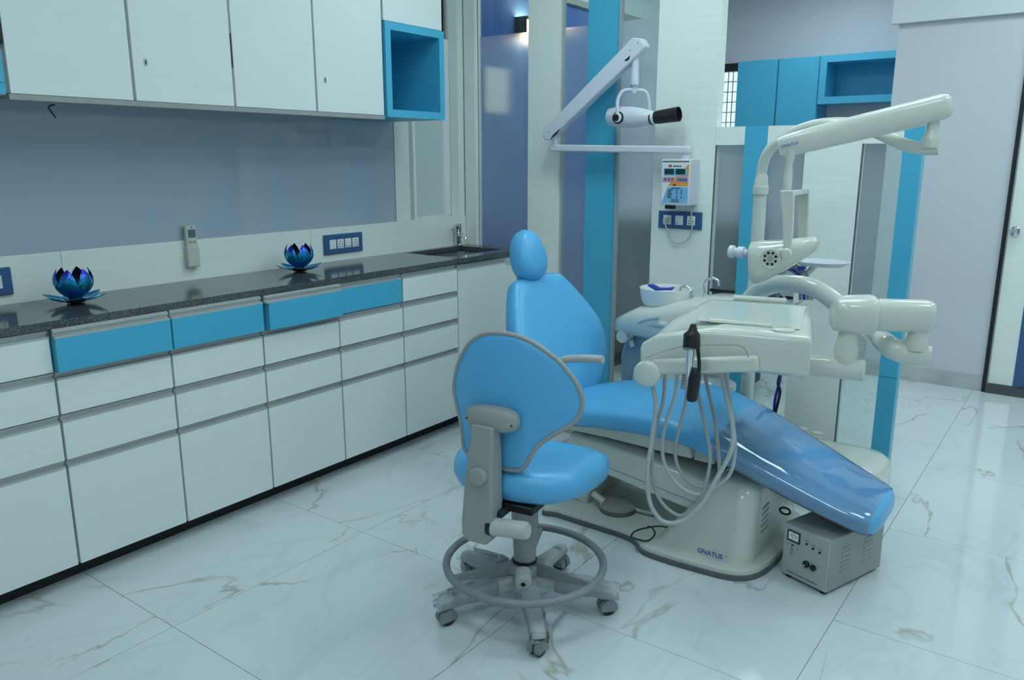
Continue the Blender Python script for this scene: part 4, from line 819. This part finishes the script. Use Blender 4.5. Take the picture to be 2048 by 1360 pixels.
# raised lips and mat on top
def onT(u, v, dz=0.0): q_ = PZ(u, v, TZ); return Vector((q_.x, q_.y, TZ + dz))
obj('top_mat', MB().slab([onT(1418, 603), onT(1612, 616), onT(1600, 660), onT(1392, 641)], (0, 0, 0.003)), 'cream', dl, bevel=0.002)
obj('front_lip', MB().tube([onT(1420, 642, 0.002), onT(1545, 654, 0.002)], 0.0085, 10), 'cream', dl)
obj('rear_lip', MB().tube([onT(1468, 598, 0.004), onT(1572, 605, 0.004)], 0.012, 10), 'cream', dl)
bq = onT(1567, 661); obj('round_cap', MB().lathe([(0.033, -0.004), (0.034, 0.004), (0.028, 0.007), (0.005, 0.008)], bq), 'cream', dl)
# seam along the front, holder lobe
def onF(u, v, off=0.004):   # on the front face plane
    n_ = -E2; q_ = PP(u, v, FR - E2 * off, n_); return q_
obj('front_seam', MB().tube(catmull([onF(1290, 716, 0.03), onF(1330, 702, 0.02), onF(1370, 692, 0.015), (onF(1420, 690, 0.012)), onF(1470, 690, 0.008), onF(1488, 696, 0.008), onF(1496, 710, 0.008), onF(1500, 728, 0.006)], 5), 0.0018, 6), 'boxgrey', dl)
hl = PP(1297, 744, WF + Vector((0, 0.02, 0)), E2)
obj('holder_lobe', MB().lathe([(0.008, -0.03), (0.036, -0.028), (0.042, -0.018), (0.042, 0.03), (0.036, 0.036), (0.006, 0.037)], hl, -E2), 'cream', dl, angle=50)
obj('holder_bar', MB().beam(hl + E1 * 0.01 + Vector((0, 0, 0.02)), hl + E1 * 0.33 + Vector((0, 0, 0.062)), 0.05, 0.05), 'cream', dl, bevel=0.012, seg=3)
# hoses
k_ = 1 / 2.957
def hpix(pts): return [(1100 + a * k_, 740 + b_ * k_) for a, b_ in pts]
H = [[(590, 40), (625, 200), (605, 400), (577, 600), (590, 780), (650, 880), (720, 905), (800, 880), (900, 790), (985, 640), (1070, 480), (1080, 330), (1040, 150), (1000, -10)],
     [(680, -10), (670, 180), (620, 380), (602, 600), (640, 750), (720, 840), (800, 860), (870, 800), (930, 640), (945, 480), (900, 260), (870, 100), (860, -10)],
     [(755, -10), (740, 150), (690, 300), (665, 430), (680, 560), (760, 680), (870, 735), (960, 700), (1060, 620), (1095, 480), (1080, 300), (1050, 100), (1030, -20)],
     [(810, -10), (805, 180), (755, 380), (740, 480), (760, 580), (830, 670), (920, 695), (985, 680), (1000, 560), (975, 300), (930, 100), (910, -20)]]
for i, h in enumerate(H):
    px = hpix(h); n_ = len(px); pts = []
    for j, (a, b_) in enumerate(px):
        yy = 2.235 + 0.02 * i + 0.16 * (j / (n_ - 1)); pts.append(PY(a, b_, yy))
    obj('hose', MB().tube(catmull(pts, 6), 0.006 if i else 0.0075, 10), 'hose' if i in (1, 3) else 'hose2', dl, angle=70)
spg = [PY(1374, 725, 2.27), PY(1372, 770, 2.28)]
for k in range(9):
    q_ = PY(1371 - k * 0.3, 736 + k * 5, 2.285); obj('coil_turn', MB().tube([q_ + Vector((0.012 * (0.5 + k / 16) * math.cos(a), 0.012 * (0.5 + k / 16) * math.sin(a), 0)) for a in [2 * math.pi * t_ / 12 for t_ in range(12)]], 0.0018, 6, closed=True), 'hose', dl)
# handpiece with black head, black curing tip hanging from it
yi = 2.15
hp = thing('handpiece', 'black and silver dental handpiece hanging at the front of the instrument tray', 'handpiece', PY(1382, 760, yi))
def hi(u, v, y=yi): return PY(u, v, y)
obj('cap', MB().tube([hi(1387, 648), hi(1386, 662), hi(1384, 668), hi(1383, 694)], [0.008, 0.014, 0.024, 0.026], 16), 'black', hp)
obj('clip', MB().tube([hi(1381, 692), hi(1381, 698)], [0.028, 0.022], 12), 'steel', hp)
obj('sleeve', MB().tube([hi(1381, 694), hi(1379, 730), hi(1378, 752)], [0.015, 0.013, 0.010], 14), 'chrome', hp)
obj('tail', MB().tube([hi(1378, 750), hi(1377, 790)], [0.009, 0.008], 12), 'hose2', hp)
obj('strap', MB().tube(catmull([hi(1392, 664), hi(1395, 690), hi(1398, 720), hi(1398, 740), hi(1394, 750)], 4), [0.008] * 5 + [0.0055] * 12, 10), 'black', hp)
obj('grip', MB().tube(catmull([hi(1394, 738), hi(1390, 752), hi(1387, 775), hi(1384, 795), hi(1383.5, 803)], 3), [0.010, 0.013, 0.017, 0.018, 0.0185, 0.0185, 0.0185, 0.018, 0.0175, 0.0172, 0.016, 0.014, 0.008], 14), 'black', hp)
# tray arm: tube under tray, riser, balanced arm, curved tube to the unit
TY = PZ(1690, 738, 0.775)
t0 = PP(1728, 738, TY, Vector((0.3, -0.95, 0)).normalized()); t1 = t0 - E1 * 0.36
dirT = Vector((t0.x - FR.x, t0.y - FR.y, 0))
t1 = Vector((FL.x * 0.4 + BR.x * 0.6, FL.y * 0.4 + BR.y * 0.6 - 0.08, 0.775))
t0.z = 0.775
obj('lower_tube', MB().tube([t1, t0, t0 + (t0 - t1).normalized() * 0.004], [0.034, 0.034, 0.028], 24), 'cream', dl)
rz = t0 + (t1 - t0).normalized() * 0.055
jt = PP(1722, 629, rz, Vector((rz.x, rz.y, 0)).normalized())
jz = jt.z
obj('riser', MB().lathe([(0.030, 0.02), (0.036, 0.045), (0.036, 0.075), (0.031, 0.085), (0.026, 0.14), (0.027, jz - 0.775)], (rz.x, rz.y, 0.775)), 'cream', dl)
vw = Vector((rz.x, rz.y, 0)).normalized(); rt = Vector((vw.y, -vw.x, 0))
jc = Vector((rz.x, rz.y, jz)) + rt * 0.01
pvx = PP(1846, 632, jc + vw * 0.06, vw)
sdir = (pvx - jc).normalized()
def ellring(c_, ax, ru, rs, e=0.7):
    u_ = Vector((0, 0, 1)); u_ = (u_ - ax * u_.dot(ax)).normalized(); s_ = ax.cross(u_)
    return [c_ + u_ * ru * sgn(math.sin(p)) * abs(math.sin(p)) ** e + s_ * rs * sgn(math.cos(p)) * abs(math.cos(p)) ** e for p in [2 * math.pi * k / 28 for k in range(28)]]
obj('joint_housing', MB().loft([ellring(jc + sdir * d_, sdir, r_, r_ * 0.95, 0.8) for d_, r_ in ((-0.062, 0.042), (-0.056, 0.052), (-0.02, 0.058), (0.04, 0.062), (0.054, 0.061), (0.062, 0.053))]), 'cream', dl, angle=50)
LA = (pvx - jc).length
obj('balanced_arm', MB().loft([ellring(jc + sdir * d_, sdir, r_, r_ * 0.85, 0.75) for d_, r_ in ((0.058, 0.048), (0.08, 0.050), (LA, 0.050), (LA + 0.02, 0.048), (LA + 0.028, 0.040))]), 'cream', dl, angle=50)
obj('arm_seam', MB().beam(jc + sdir * 0.09 - vw * 0.0432, jc + sdir * LA - vw * 0.0432, 0.002, 0.002), 'boxgrey', dl)
pd_ = pvx + sdir * -0.01
pend = PP(1848, 700, pd_, vw)
obj('pivot', MB().lathe([(0.034, 0), (0.036, 0.02), (0.028, 0.045), (0.026, 0.10)], (pd_.x, pd_.y, pend.z)), 'cream', dl)
def va(u, v, d_): return PP(u, v, pd_ + vw * d_, vw)
unit_top = Vector((-1.20, 3.20, 0.80))
arc = [PY(1482, 650, 3.19), PY(1490, 615, 3.18), PY(1508, 588, 3.15), PY(1538, 571, 3.12), PY(1580, 567, 3.08), PY(1630, 577, 3.04), PY(1680, 610, 3.0), PY(1735, 655, 2.97), va(1775, 690, 0.02), va(1815, 708, 0.005), va(1862, 714, 0)]
obj('curved_arm', MB().tube(catmull(arc, 6), 0.034, 20), 'cream', dl, angle=70)
# cables dropping behind the tray
cb = thing('cable_pair', 'black and blue cables hanging below the tray arm', 'cables', PY(1552, 830, 3.12))
obj('cable', MB().tube(catmull([PY(1566, 732, 3.12), PY(1556, 765, 3.12), PY(1560, 785, 3.12), PY(1549, 835, 3.12), PY(1545, 870, 3.14)], 6), 0.006, 8), 'black', cb)
obj('cable', MB().tube(catmull([PY(1562, 732, 3.13), PY(1560, 760, 3.13), PY(1550, 800, 3.13), PY(1548, 835, 3.13), PY(1544, 870, 3.15)], 6), 0.006, 8), 'cableblue', cb)

# ================================================================ DENTIST STOOL
SCN = Vector((-1.355, 1.906, 0)); ph = math.radians(8.5)
Ms = Matrix.Translation(SCN) @ Matrix.Rotation(ph, 4, 'Z')
st = thing('dentist_stool', 'blue dentist stool with a round backrest and foot ring in front of the cabinets', 'stool', SCN)
def so(name, mb, m, parent=None, **k): mb.xf(Ms); return obj(name, mb, m, parent or st, **k)
def sl(u, v, yl_):     # pixel on the stool's local plane Y = yl_ -> local coordinates
    n_ = (Ms.to_3x3() @ Vector((0, 1, 0))); q_ = PP(u, v, Ms @ Vector((0, yl_, 0)), n_); return Ms.inverted() @ q_
rings = []
for z, s in ((0.425, 0.70), (0.430, 0.86), (0.445, 0.96), (0.47, 1.0), (0.492, 0.995), (0.512, 0.96), (0.524, 0.88), (0.528, 0.74), (0.525, 0.5), (0.522, 0.2)):
    r = []
    for k in range(40):
        p = 2 * math.pi * k / 40; c_, s_ = math.cos(p), math.sin(p); e = 0.72
        x = 0.238 * sgn(c_) * abs(c_) ** e; y = 0.215 * sgn(s_) * abs(s_) ** e
        x *= (1 + 0.10 * (y / 0.2)) if y < 0 else (1 + 0.04 * (y / 0.2))
        r.append(Vector((x * s, 0.03 + y * s, z - (0.03 * max(0, y / 0.2) ** 2) * s)))
    rings.append(r)
so('seat', MB().loft(rings), 'vinyl', angle=80)
so('seat_plate', MB().box(-0.11, 0.11, -0.17, 0.10, 0.405, 0.43), 'black', bevel=0.004)
# backrest panel
kk = 460 / 1646
op = [(185, 500), (205, 610), (240, 720), (262, 830), (275, 930), (310, 985), (380, 1022), (480, 1052), (580, 1075), (680, 1088), (735, 1070), (770, 1010), (830, 915), (950, 830), (1050, 775), (1100, 710), (1118, 620), (1095, 520), (1045, 425), (970, 315), (880, 230), (780, 155), (660, 108), (540, 92), (430, 108), (340, 160), (270, 245), (215, 360)]
YP = -0.175
lo_ = [sl(840 + a * kk, 640 + b_ * kk, YP) for a, b_ in op]
lo_ = catmull([Vector((q_.x, 0, q_.z)) for q_ in lo_], 3, True)
cxp = sum((q_.x for q_ in lo_)) / len(lo_); czp = sum((q_.z for q_ in lo_)) / len(lo_)
def panel_ring(s, d): return [Vector((cxp + (q_.x - cxp) * s, YP + d + 0.9 * ((q_.x - cxp) * s) ** 2, czp + (q_.z - czp) * s)) for q_ in lo_]
so('backrest', MB().loft([panel_ring(0.25, -0.004), panel_ring(0.6, -0.003), panel_ring(0.9, 0.0), panel_ring(0.97, 0.004), panel_ring(0.985, 0.015), panel_ring(0.97, 0.035), panel_ring(0.85, 0.05), panel_ring(0.5, 0.058), panel_ring(0.2, 0.06)]), 'vinyl', angle=80)
so('backrest_piping', MB().tube(panel_ring(0.99, 0.008), 0.007, 10, closed=True), 'stoolgrey', angle=80)
# bracket, upright, knob
YK = YP - 0.035
bcn = sl(983, 838, YK)
a_l, a_r = sl(931, 828, YK), sl(1036, 850, YK)
tilt = math.atan2(a_r.z - a_l.z, a_r.x - a_l.x)
hwid = (a_r.x - a_l.x) / 2
so('back_bracket', MB().ellipsoid(bcn + Vector((0, 0.008, 0)), [(hwid, 0, 0), (0, 0.032, 0), (0, 0, 0.036)], 24, 12, 0.7), 'stoolgrey', angle=70)
for sx in (-0.85, 0.85): so('screw', MB().cyl(bcn + Vector((hwid * sx, -0.015, -0.004)), bcn + Vector((hwid * sx, -0.0185, -0.004)), 0.0025, n=8), 'black')
YS = YK - 0.012
upr = []
for vl, ul, ur in ((846, 948, 992), (870, 948, 994), (905, 945, 994), (950, 940, 994), (1000, 936, 995), (1040, 933, 993), (1066, 934, 990), (1076, 945, 982)):
    a, b_ = sl(ul, vl, YS), sl(ur, vl + 4, YS); zc_ = (a.z + b_.z) / 2; dpt = 0.024 if vl < 900 else 0.032
    upr.append([Vector((a.x + 0.004, YS - dpt, zc_)), Vector((b_.x - 0.004, YS - dpt, zc_)), Vector((b_.x, YS - dpt + 0.006, zc_)), Vector((b_.x, YS + dpt, zc_)), Vector((a.x, YS + dpt, zc_)), Vector((a.x, YS - dpt + 0.006, zc_))])
so('back_upright', MB().loft(upr), 'stoolgrey', bevel=0.006, seg=3, angle=30)
q_ = sl(966, 1000, YS - 0.033); rj = upr[4]; cj = sum(rj, Vector()) / 6; so('upright_joint', MB().loft([[cj + (v_ - cj) * 1.006 + Vector((0, 0, dz_)) for v_ in rj] for dz_ in (-0.001, 0.001)]), 'boxgrey')
q_ = sl(957, 952, YS - 0.035); so('height_knob', MB().lathe([(0.027, -0.006), (0.027, 0.008), (0.024, 0.013), (0.004, 0.015)], q_, (0, -1, 0)), 'stoolgrey')
q0, q1 = sl(986, 1053, YS - 0.01), sl(1056, 1062, YS - 0.01)
so('tilt_knob', MB().tube([q0, q0 + (q1 - q0) * 0.92, q1], [0.027, 0.026, 0.021], 20), 'stoolgrey2')
so('tilt_collar', MB().tube([q0 - Vector((0.012, 0, 0)), q0 + Vector((0.002, 0, 0))], 0.029, 20), 'black')
so('back_carrier', MB().box(q0.x - 0.03, q0.x + 0.02, YS, -0.05, 0.40, 0.425), 'black', bevel=0.004)
# gas column and hub
so('gas_column', MB().lathe([(0.044, 0.44), (0.042, 0.24), (0.038, 0.235), (0.038, 0.205), (0.036, 0.203), (0.036, 0.16)], (0, 0, 0), n=28), 'stoolgrey')
so('column_seal', MB().lathe([(0.039, 0.156), (0.040, 0.162), (0.039, 0.168)], (0, 0, 0)), 'black')
so('hub', MB().lathe([(0.042, 0.085), (0.046, 0.095), (0.046, 0.10), (0.04, 0.157), (0.03, 0.16)], (0, 0, 0)), 'stoolgrey')
so('ring_bracket', MB().box(-0.05, 0.05, -0.05, 0.05, 0.125, 0.155), 'stoolgrey', bevel=0.004)
q0 = Vector((0.02, -0.05, 0.142)); cdir = (Ms.to_3x3().inverted() @ Vector((0.58, -0.81, -0.12))).normalized()
so('ring_knob', MB().tube([q0, q0 + cdir * 0.05, q0 + cdir * 0.056], [0.027, 0.026, 0.022], 18), 'stoolgrey2')
so('knob_hole', MB().cyl(q0 + cdir * 0.0562, q0 + cdir * 0.0572, 0.008, n=6), 'black')
RZ = 0.155; RR = 0.252
so('foot_ring', MB().tube([(RR * math.cos(a), RR * math.sin(a), RZ) for a in [2 * math.pi * k / 56 for k in range(56)]], 0.0125, 12, closed=True), 'castergrey', angle=80)
for a in (240, 2, 112):
    a = math.radians(a) - ph; c_, s_ = math.cos(a), math.sin(a)
    so('ring_spoke', MB().beam((0.045 * c_, 0.045 * s_, 0.142), (0.247 * c_, 0.247 * s_, 0.15), 0.012, 0.045, 0.012, 0.018), 'castergrey', bevel=0.002)
for i, ad_ in enumerate((26, 97.5, 172, 240, 314)):
    a = math.radians(ad_) - ph; c_, s_ = math.cos(a), math.sin(a)
    Ml = Ms @ Matrix.Rotation(a, 4, 'Z')
    lg = MB().loft([[Vector((x, y, z)) for y, z in ((-w_ / 2, zb), (w_ / 2, zb), (w_ / 2, zt - 0.01), (w_ / 2 - 0.01, zt), (-w_ / 2 + 0.01, zt), (-w_ / 2, zt - 0.01))] for x, w_, zb, zt in ((0.02, 0.058, 0.085, 0.125), (0.12, 0.052, 0.075, 0.112), (0.24, 0.046, 0.064, 0.095), (0.285, 0.044, 0.062, 0.088), (0.295, 0.03, 0.066, 0.082))]).xf(Ml)
    leg = obj('leg', lg, 'stoolgrey2', st, bevel=0.003, angle=30)
    if i != 1:
        wp = MB(); rr_ = []
        for k in range(9):
            x = 0.10 + 0.205 * k / 8; w_ = 0.056 - 0.004 * k / 8; zb, zt = 0.073 - 0.012 * k / 8, 0.120 - 0.024 * k / 8
            rr_.append([Vector((x, (w_ / 2 + random.uniform(-0.003, 0.004)) * cc_, (zb + zt) / 2 + ((zt - zb) / 2 + random.uniform(-0.002, 0.004)) * ss_)) for cc_, ss_ in ((-1, -1), (0, -1.1), (1, -1), (1.1, 0), (1, 1), (0, 1.1), (-1, 1), (-1.1, 0))])
        wp.loft(rr_, cap=False).xf(Ml); obj('plastic_wrap', wp, 'wrap', leg, angle=40)
    yaw = (0.5, 1.3, -0.4, 0.2, 2.4)[i]
    Mc = Ms @ Matrix.Translation((0.268 * c_, 0.268 * s_, 0)) @ Matrix.Rotation(a + yaw, 4, 'Z')
    ct = obj('caster', MB().cyl((0, 0, 0.045), (0, 0, 0.068), 0.009, n=12).box(-0.018, 0.018, -0.006, 0.006, 0.02, 0.05).xf(Mc), 'castergrey', st, bevel=0.002)
    for sy in (-1, 1):
        obj('wheel', MB().lathe([(0.022, 0.0), (0.026, 0.002), (0.026, 0.010), (0.02, 0.012)], (0, sy * 0.006, 0.026), (0, sy, 0), n=20).xf(Mc), 'black', ct)
        hood = [Vector((0.0285 * math.cos(t_), sy * 0.004, 0.027 + 0.0285 * math.sin(t_))) for t_ in [math.radians(d_) for d_ in range(-25, 206, 15)]]
        hood2 = [Vector((q2.x, sy * 0.021, q2.z)) for q2 in hood]
        obj('wheel_hood', MB().loft([hood, hood2]).xf(Mc), 'castergrey', ct, angle=30)

# ================================================================ VOLTAGE STABILISER BOX
p0 = Vector((-0.745, 2.595, 0)); p1 = Vector((-0.578, 2.537, 0)); p2 = Vector((-0.483, 2.838, 0))
ex_ = (p1 - p0).normalized(); ey_ = Vector((-ex_.y, ex_.x, 0)); WX = (p1 - p0).length; WY_ = (p2 - p1).dot(ey_); HZ = 0.20; FZ = 0.012
Mb = frame(p0, ex_, ey_)
vb = thing('voltage_stabiliser', 'grey metal voltage stabiliser box on the floor under the footrest', 'stabiliser', p0)
def vo(name, mb, m, parent=None, **k): return obj(name, mb.xf(Mb), m, parent or vb, **k)
case = vo('case', bx(0, WX, 0.006, WY_, FZ, HZ), 'boxgrey', bevel=0.003)
vo('front_panel', bx(0.001, WX - 0.001, -0.001, 0.006, FZ + 0.002, HZ - 0.002), 'boxgrey2', bevel=0.001)
for x, y in ((0.022, 0.02), (WX - 0.022, 0.02), (0.022, WY_ - 0.03), (WX - 0.022, WY_ - 0.03)): vo('foot', MB().lathe([(0.012, 0), (0.013, FZ)], (x, y, 0)), 'black')
mt = vo('meter', bx(0.017, 0.066, -0.006, -0.001, 0.143, 0.182), 'black', bevel=0.001)
vo('meter_face', bx(0.023, 0.062, -0.0068, -0.006, 0.150, 0.178), 'white', mt)
vo('meter_arc', MB().tube([(0.043 + 0.015 * math.cos(a), -0.0072, 0.156 + 0.015 * math.sin(a)) for a in [math.radians(150 - 12 * k) for k in range(11)]], 0.0008, 6), 'red', mt)
vo('needle', MB().beam((0.043, -0.0072, 0.154), (0.034, -0.0072, 0.168), 0.0006, 0.001), 'ink', mt)
for x, z in ((0.092, 0.156), (0.117, 0.150), (0.143, 0.146)):
    vo('indicator', MB().lathe([(0.0042, 0), (0.0042, 0.003), (0.002, 0.004)], (x, -0.001, z), (0, -1, 0), n=12), 'black')
    vo('print_line', bx(x - 0.009, x + 0.009, -0.0014, -0.001, z + 0.010, z + 0.0118), 'ink')
for x, z, m_ in ((0.017, 0.127, 'boxgrey'), (0.037, 0.128, 'black'), (0.058, 0.122, 'boxgrey')): vo('indicator', MB().lathe([(0.0035, 0), (0.003, 0.002)], (x, -0.001, z), (0, -1, 0), n=12), m_)
vo('toggle', bx(0.031, 0.040, -0.004, -0.001, 0.098, 0.110), 'boxgrey')
for z in (0.114, 0.094): vo('print_line', bx(0.030, 0.042, -0.0014, -0.001, z, z + 0.002), 'ink')
kb = vo('knob', MB().lathe([(0.0115, 0), (0.0115, 0.008), (0.009, 0.011), (0.002, 0.0112)], (0.098, -0.001, 0.085), (0, -1, 0), n=18), 'black')
vo('knob_mark', MB().cyl((0.095, -0.0122, 0.082), (0.095, -0.0128, 0.082), 0.0028, n=10), 'white', kb)
vo('knob', MB().lathe([(0.0105, 0), (0.0105, 0.007), (0.008, 0.009), (0.002, 0.0092)], (0.124, -0.001, 0.083), (0, -1, 0), n=18), 'black')
for k in range(16):
    x = 0.022 + 0.0076 * k; vo('print_line', bx(x, x + (0.0066 if k % 5 != 4 else 0.004), -0.0014, -0.001, 0.0265, 0.0300), 'ink')
for c_ in range(2):
    for k in range(6):
        y = 0.07 + 0.13 * c_; z = 0.065 + 0.017 * k; vo('louvre', bx(WX, WX + 0.002, y, y + 0.05, z, z + 0.005), 'boxgrey', case)

# ================================================================ FAR ROOM
yc_ = 7.0
def far_cab(u0, u1, lab):
    a = PY(u0, 118, yc_); b_ = PY(u1, 118, yc_); t_ = thing('far_wall_cabinet', lab, 'cabinet', ((a.x + b_.x) / 2, 7.15, 1.55), 'turquoise wall cabinets in the far room')
    obj('body', bx(a.x, b_.x, yc_ + 0.02, YD - 0.001, 1.55, 2.238), 'blue_lam', t_, smooth=False)
    obj('door', bx(a.x + 0.004, b_.x - 0.004, yc_, yc_ + 0.019, 1.552, 2.236), 'blue_lam', t_, bevel=0.002)
far_cab(1476, 1557, 'turquoise wall cabinet beside the small barred window')
far_cab(1558, 1641, 'turquoise wall cabinet between its twin and the open far shelf')
a = PY(1642, 110, yc_ - 0.03); fx0, fx1 = a.x, -1.19
t_ = thing('far_open_shelf', 'turquoise open box shelf on the far wall', 'shelf', (-1.6, 7.15, 1.86))
zt_, zb_ = 2.235, PY(1645, 208, yc_ - 0.03).z; th_ = 0.055
yf_ = yc_ - 0.03
obj('top_board', bx(fx0, fx1, yf_, YD - 0.001, zt_ - th_, zt_), 'blue_lam', t_, smooth=False)
obj('bottom_board', bx(fx0, fx1, yf_, YD - 0.001, zb_, zb_ + th_), 'blue_lam', t_, smooth=False)
obj('side_board', bx(fx0, fx0 + th_, yf_, YD - 0.001, zb_ + th_, zt_ - th_), 'blue_lam', t_, smooth=False)
obj('side_board', bx(fx1 - th_, fx1, yf_, YD - 0.001, zb_ + th_, zt_ - th_), 'blue_lam', t_, smooth=False)
obj('back_board', bx(fx0 + th_, fx1 - th_, YD - 0.015, YD - 0.001, zb_ + th_, zt_ - th_), 'blue_lam', t_, smooth=False)
# dark desk behind the frosted glass
dk = thing('desk', 'dark desk blurred behind the frosted glass partition', 'desk', (-2.17, 4.8, 0))
obj('desk_top', bx(-2.66, -1.68, 4.55, 5.05, 1.0, 1.04), 'navy', dk, bevel=0.004)
obj('front_board', bx(-2.62, -1.72, 4.60, 4.63, 0.30, 1.0), 'navy', dk)
for x in (-2.66, -1.72): obj('side_board', bx(x, x + 0.04, 4.58, 5.03, 0.0, 1.0), 'navy', dk)
# pale square and wall lamps on the blue wall
q_ = PX(985, 182, XW)
ps = thing('wall_panel', 'pale square panel on the blue wall behind the frosted glass', 'panel', (XW, q_.y, q_.z))
obj('board', bx(XW, XW + 0.02, q_.y - 0.09, q_.y + 0.14, q_.z - 0.13, q_.z + 0.13), 'white', ps, bevel=0.003)
q_ = PX(1052, 52, XW + 0.05)
wl_ = thing('wall_lamp', 'small black up-and-down wall lamp glowing warm on the blue wall', 'wall lamp', (XW, q_.y, q_.z))
obj('lamp_case', MB().box(XW, XW + 0.09, q_.y - 0.05, q_.y - 0.045, q_.z - 0.07, q_.z + 0.05).box(XW, XW + 0.09, q_.y + 0.09, q_.y + 0.095, q_.z - 0.07, q_.z + 0.05).box(XW + 0.085, XW + 0.09, q_.y - 0.045, q_.y + 0.09, q_.z + 0.03, q_.z + 0.05), 'black', wl_)
obj('diffuser', bx(XW + 0.01, XW + 0.08, q_.y - 0.04, q_.y + 0.085, q_.z - 0.06, q_.z + 0.045), 'warm', wl_)
q_ = PY(1127, 42, 4.6)
sb = thing('spot_bulb', 'small warm spot lamp high behind the glass partition', 'lamp', q_)
obj('bulb', MB().ellipsoid(q_, [(0.018, 0, 0), (0, 0.018, 0), (0, 0, 0.018)], 16, 10), 'warm', sb)
obj('stem', MB().cyl(q_ + Vector((0, 0, 0.015)), Vector((q_.x, q_.y, ZC)), 0.004, n=8), 'black', sb)
bpy.context.view_layer.update()
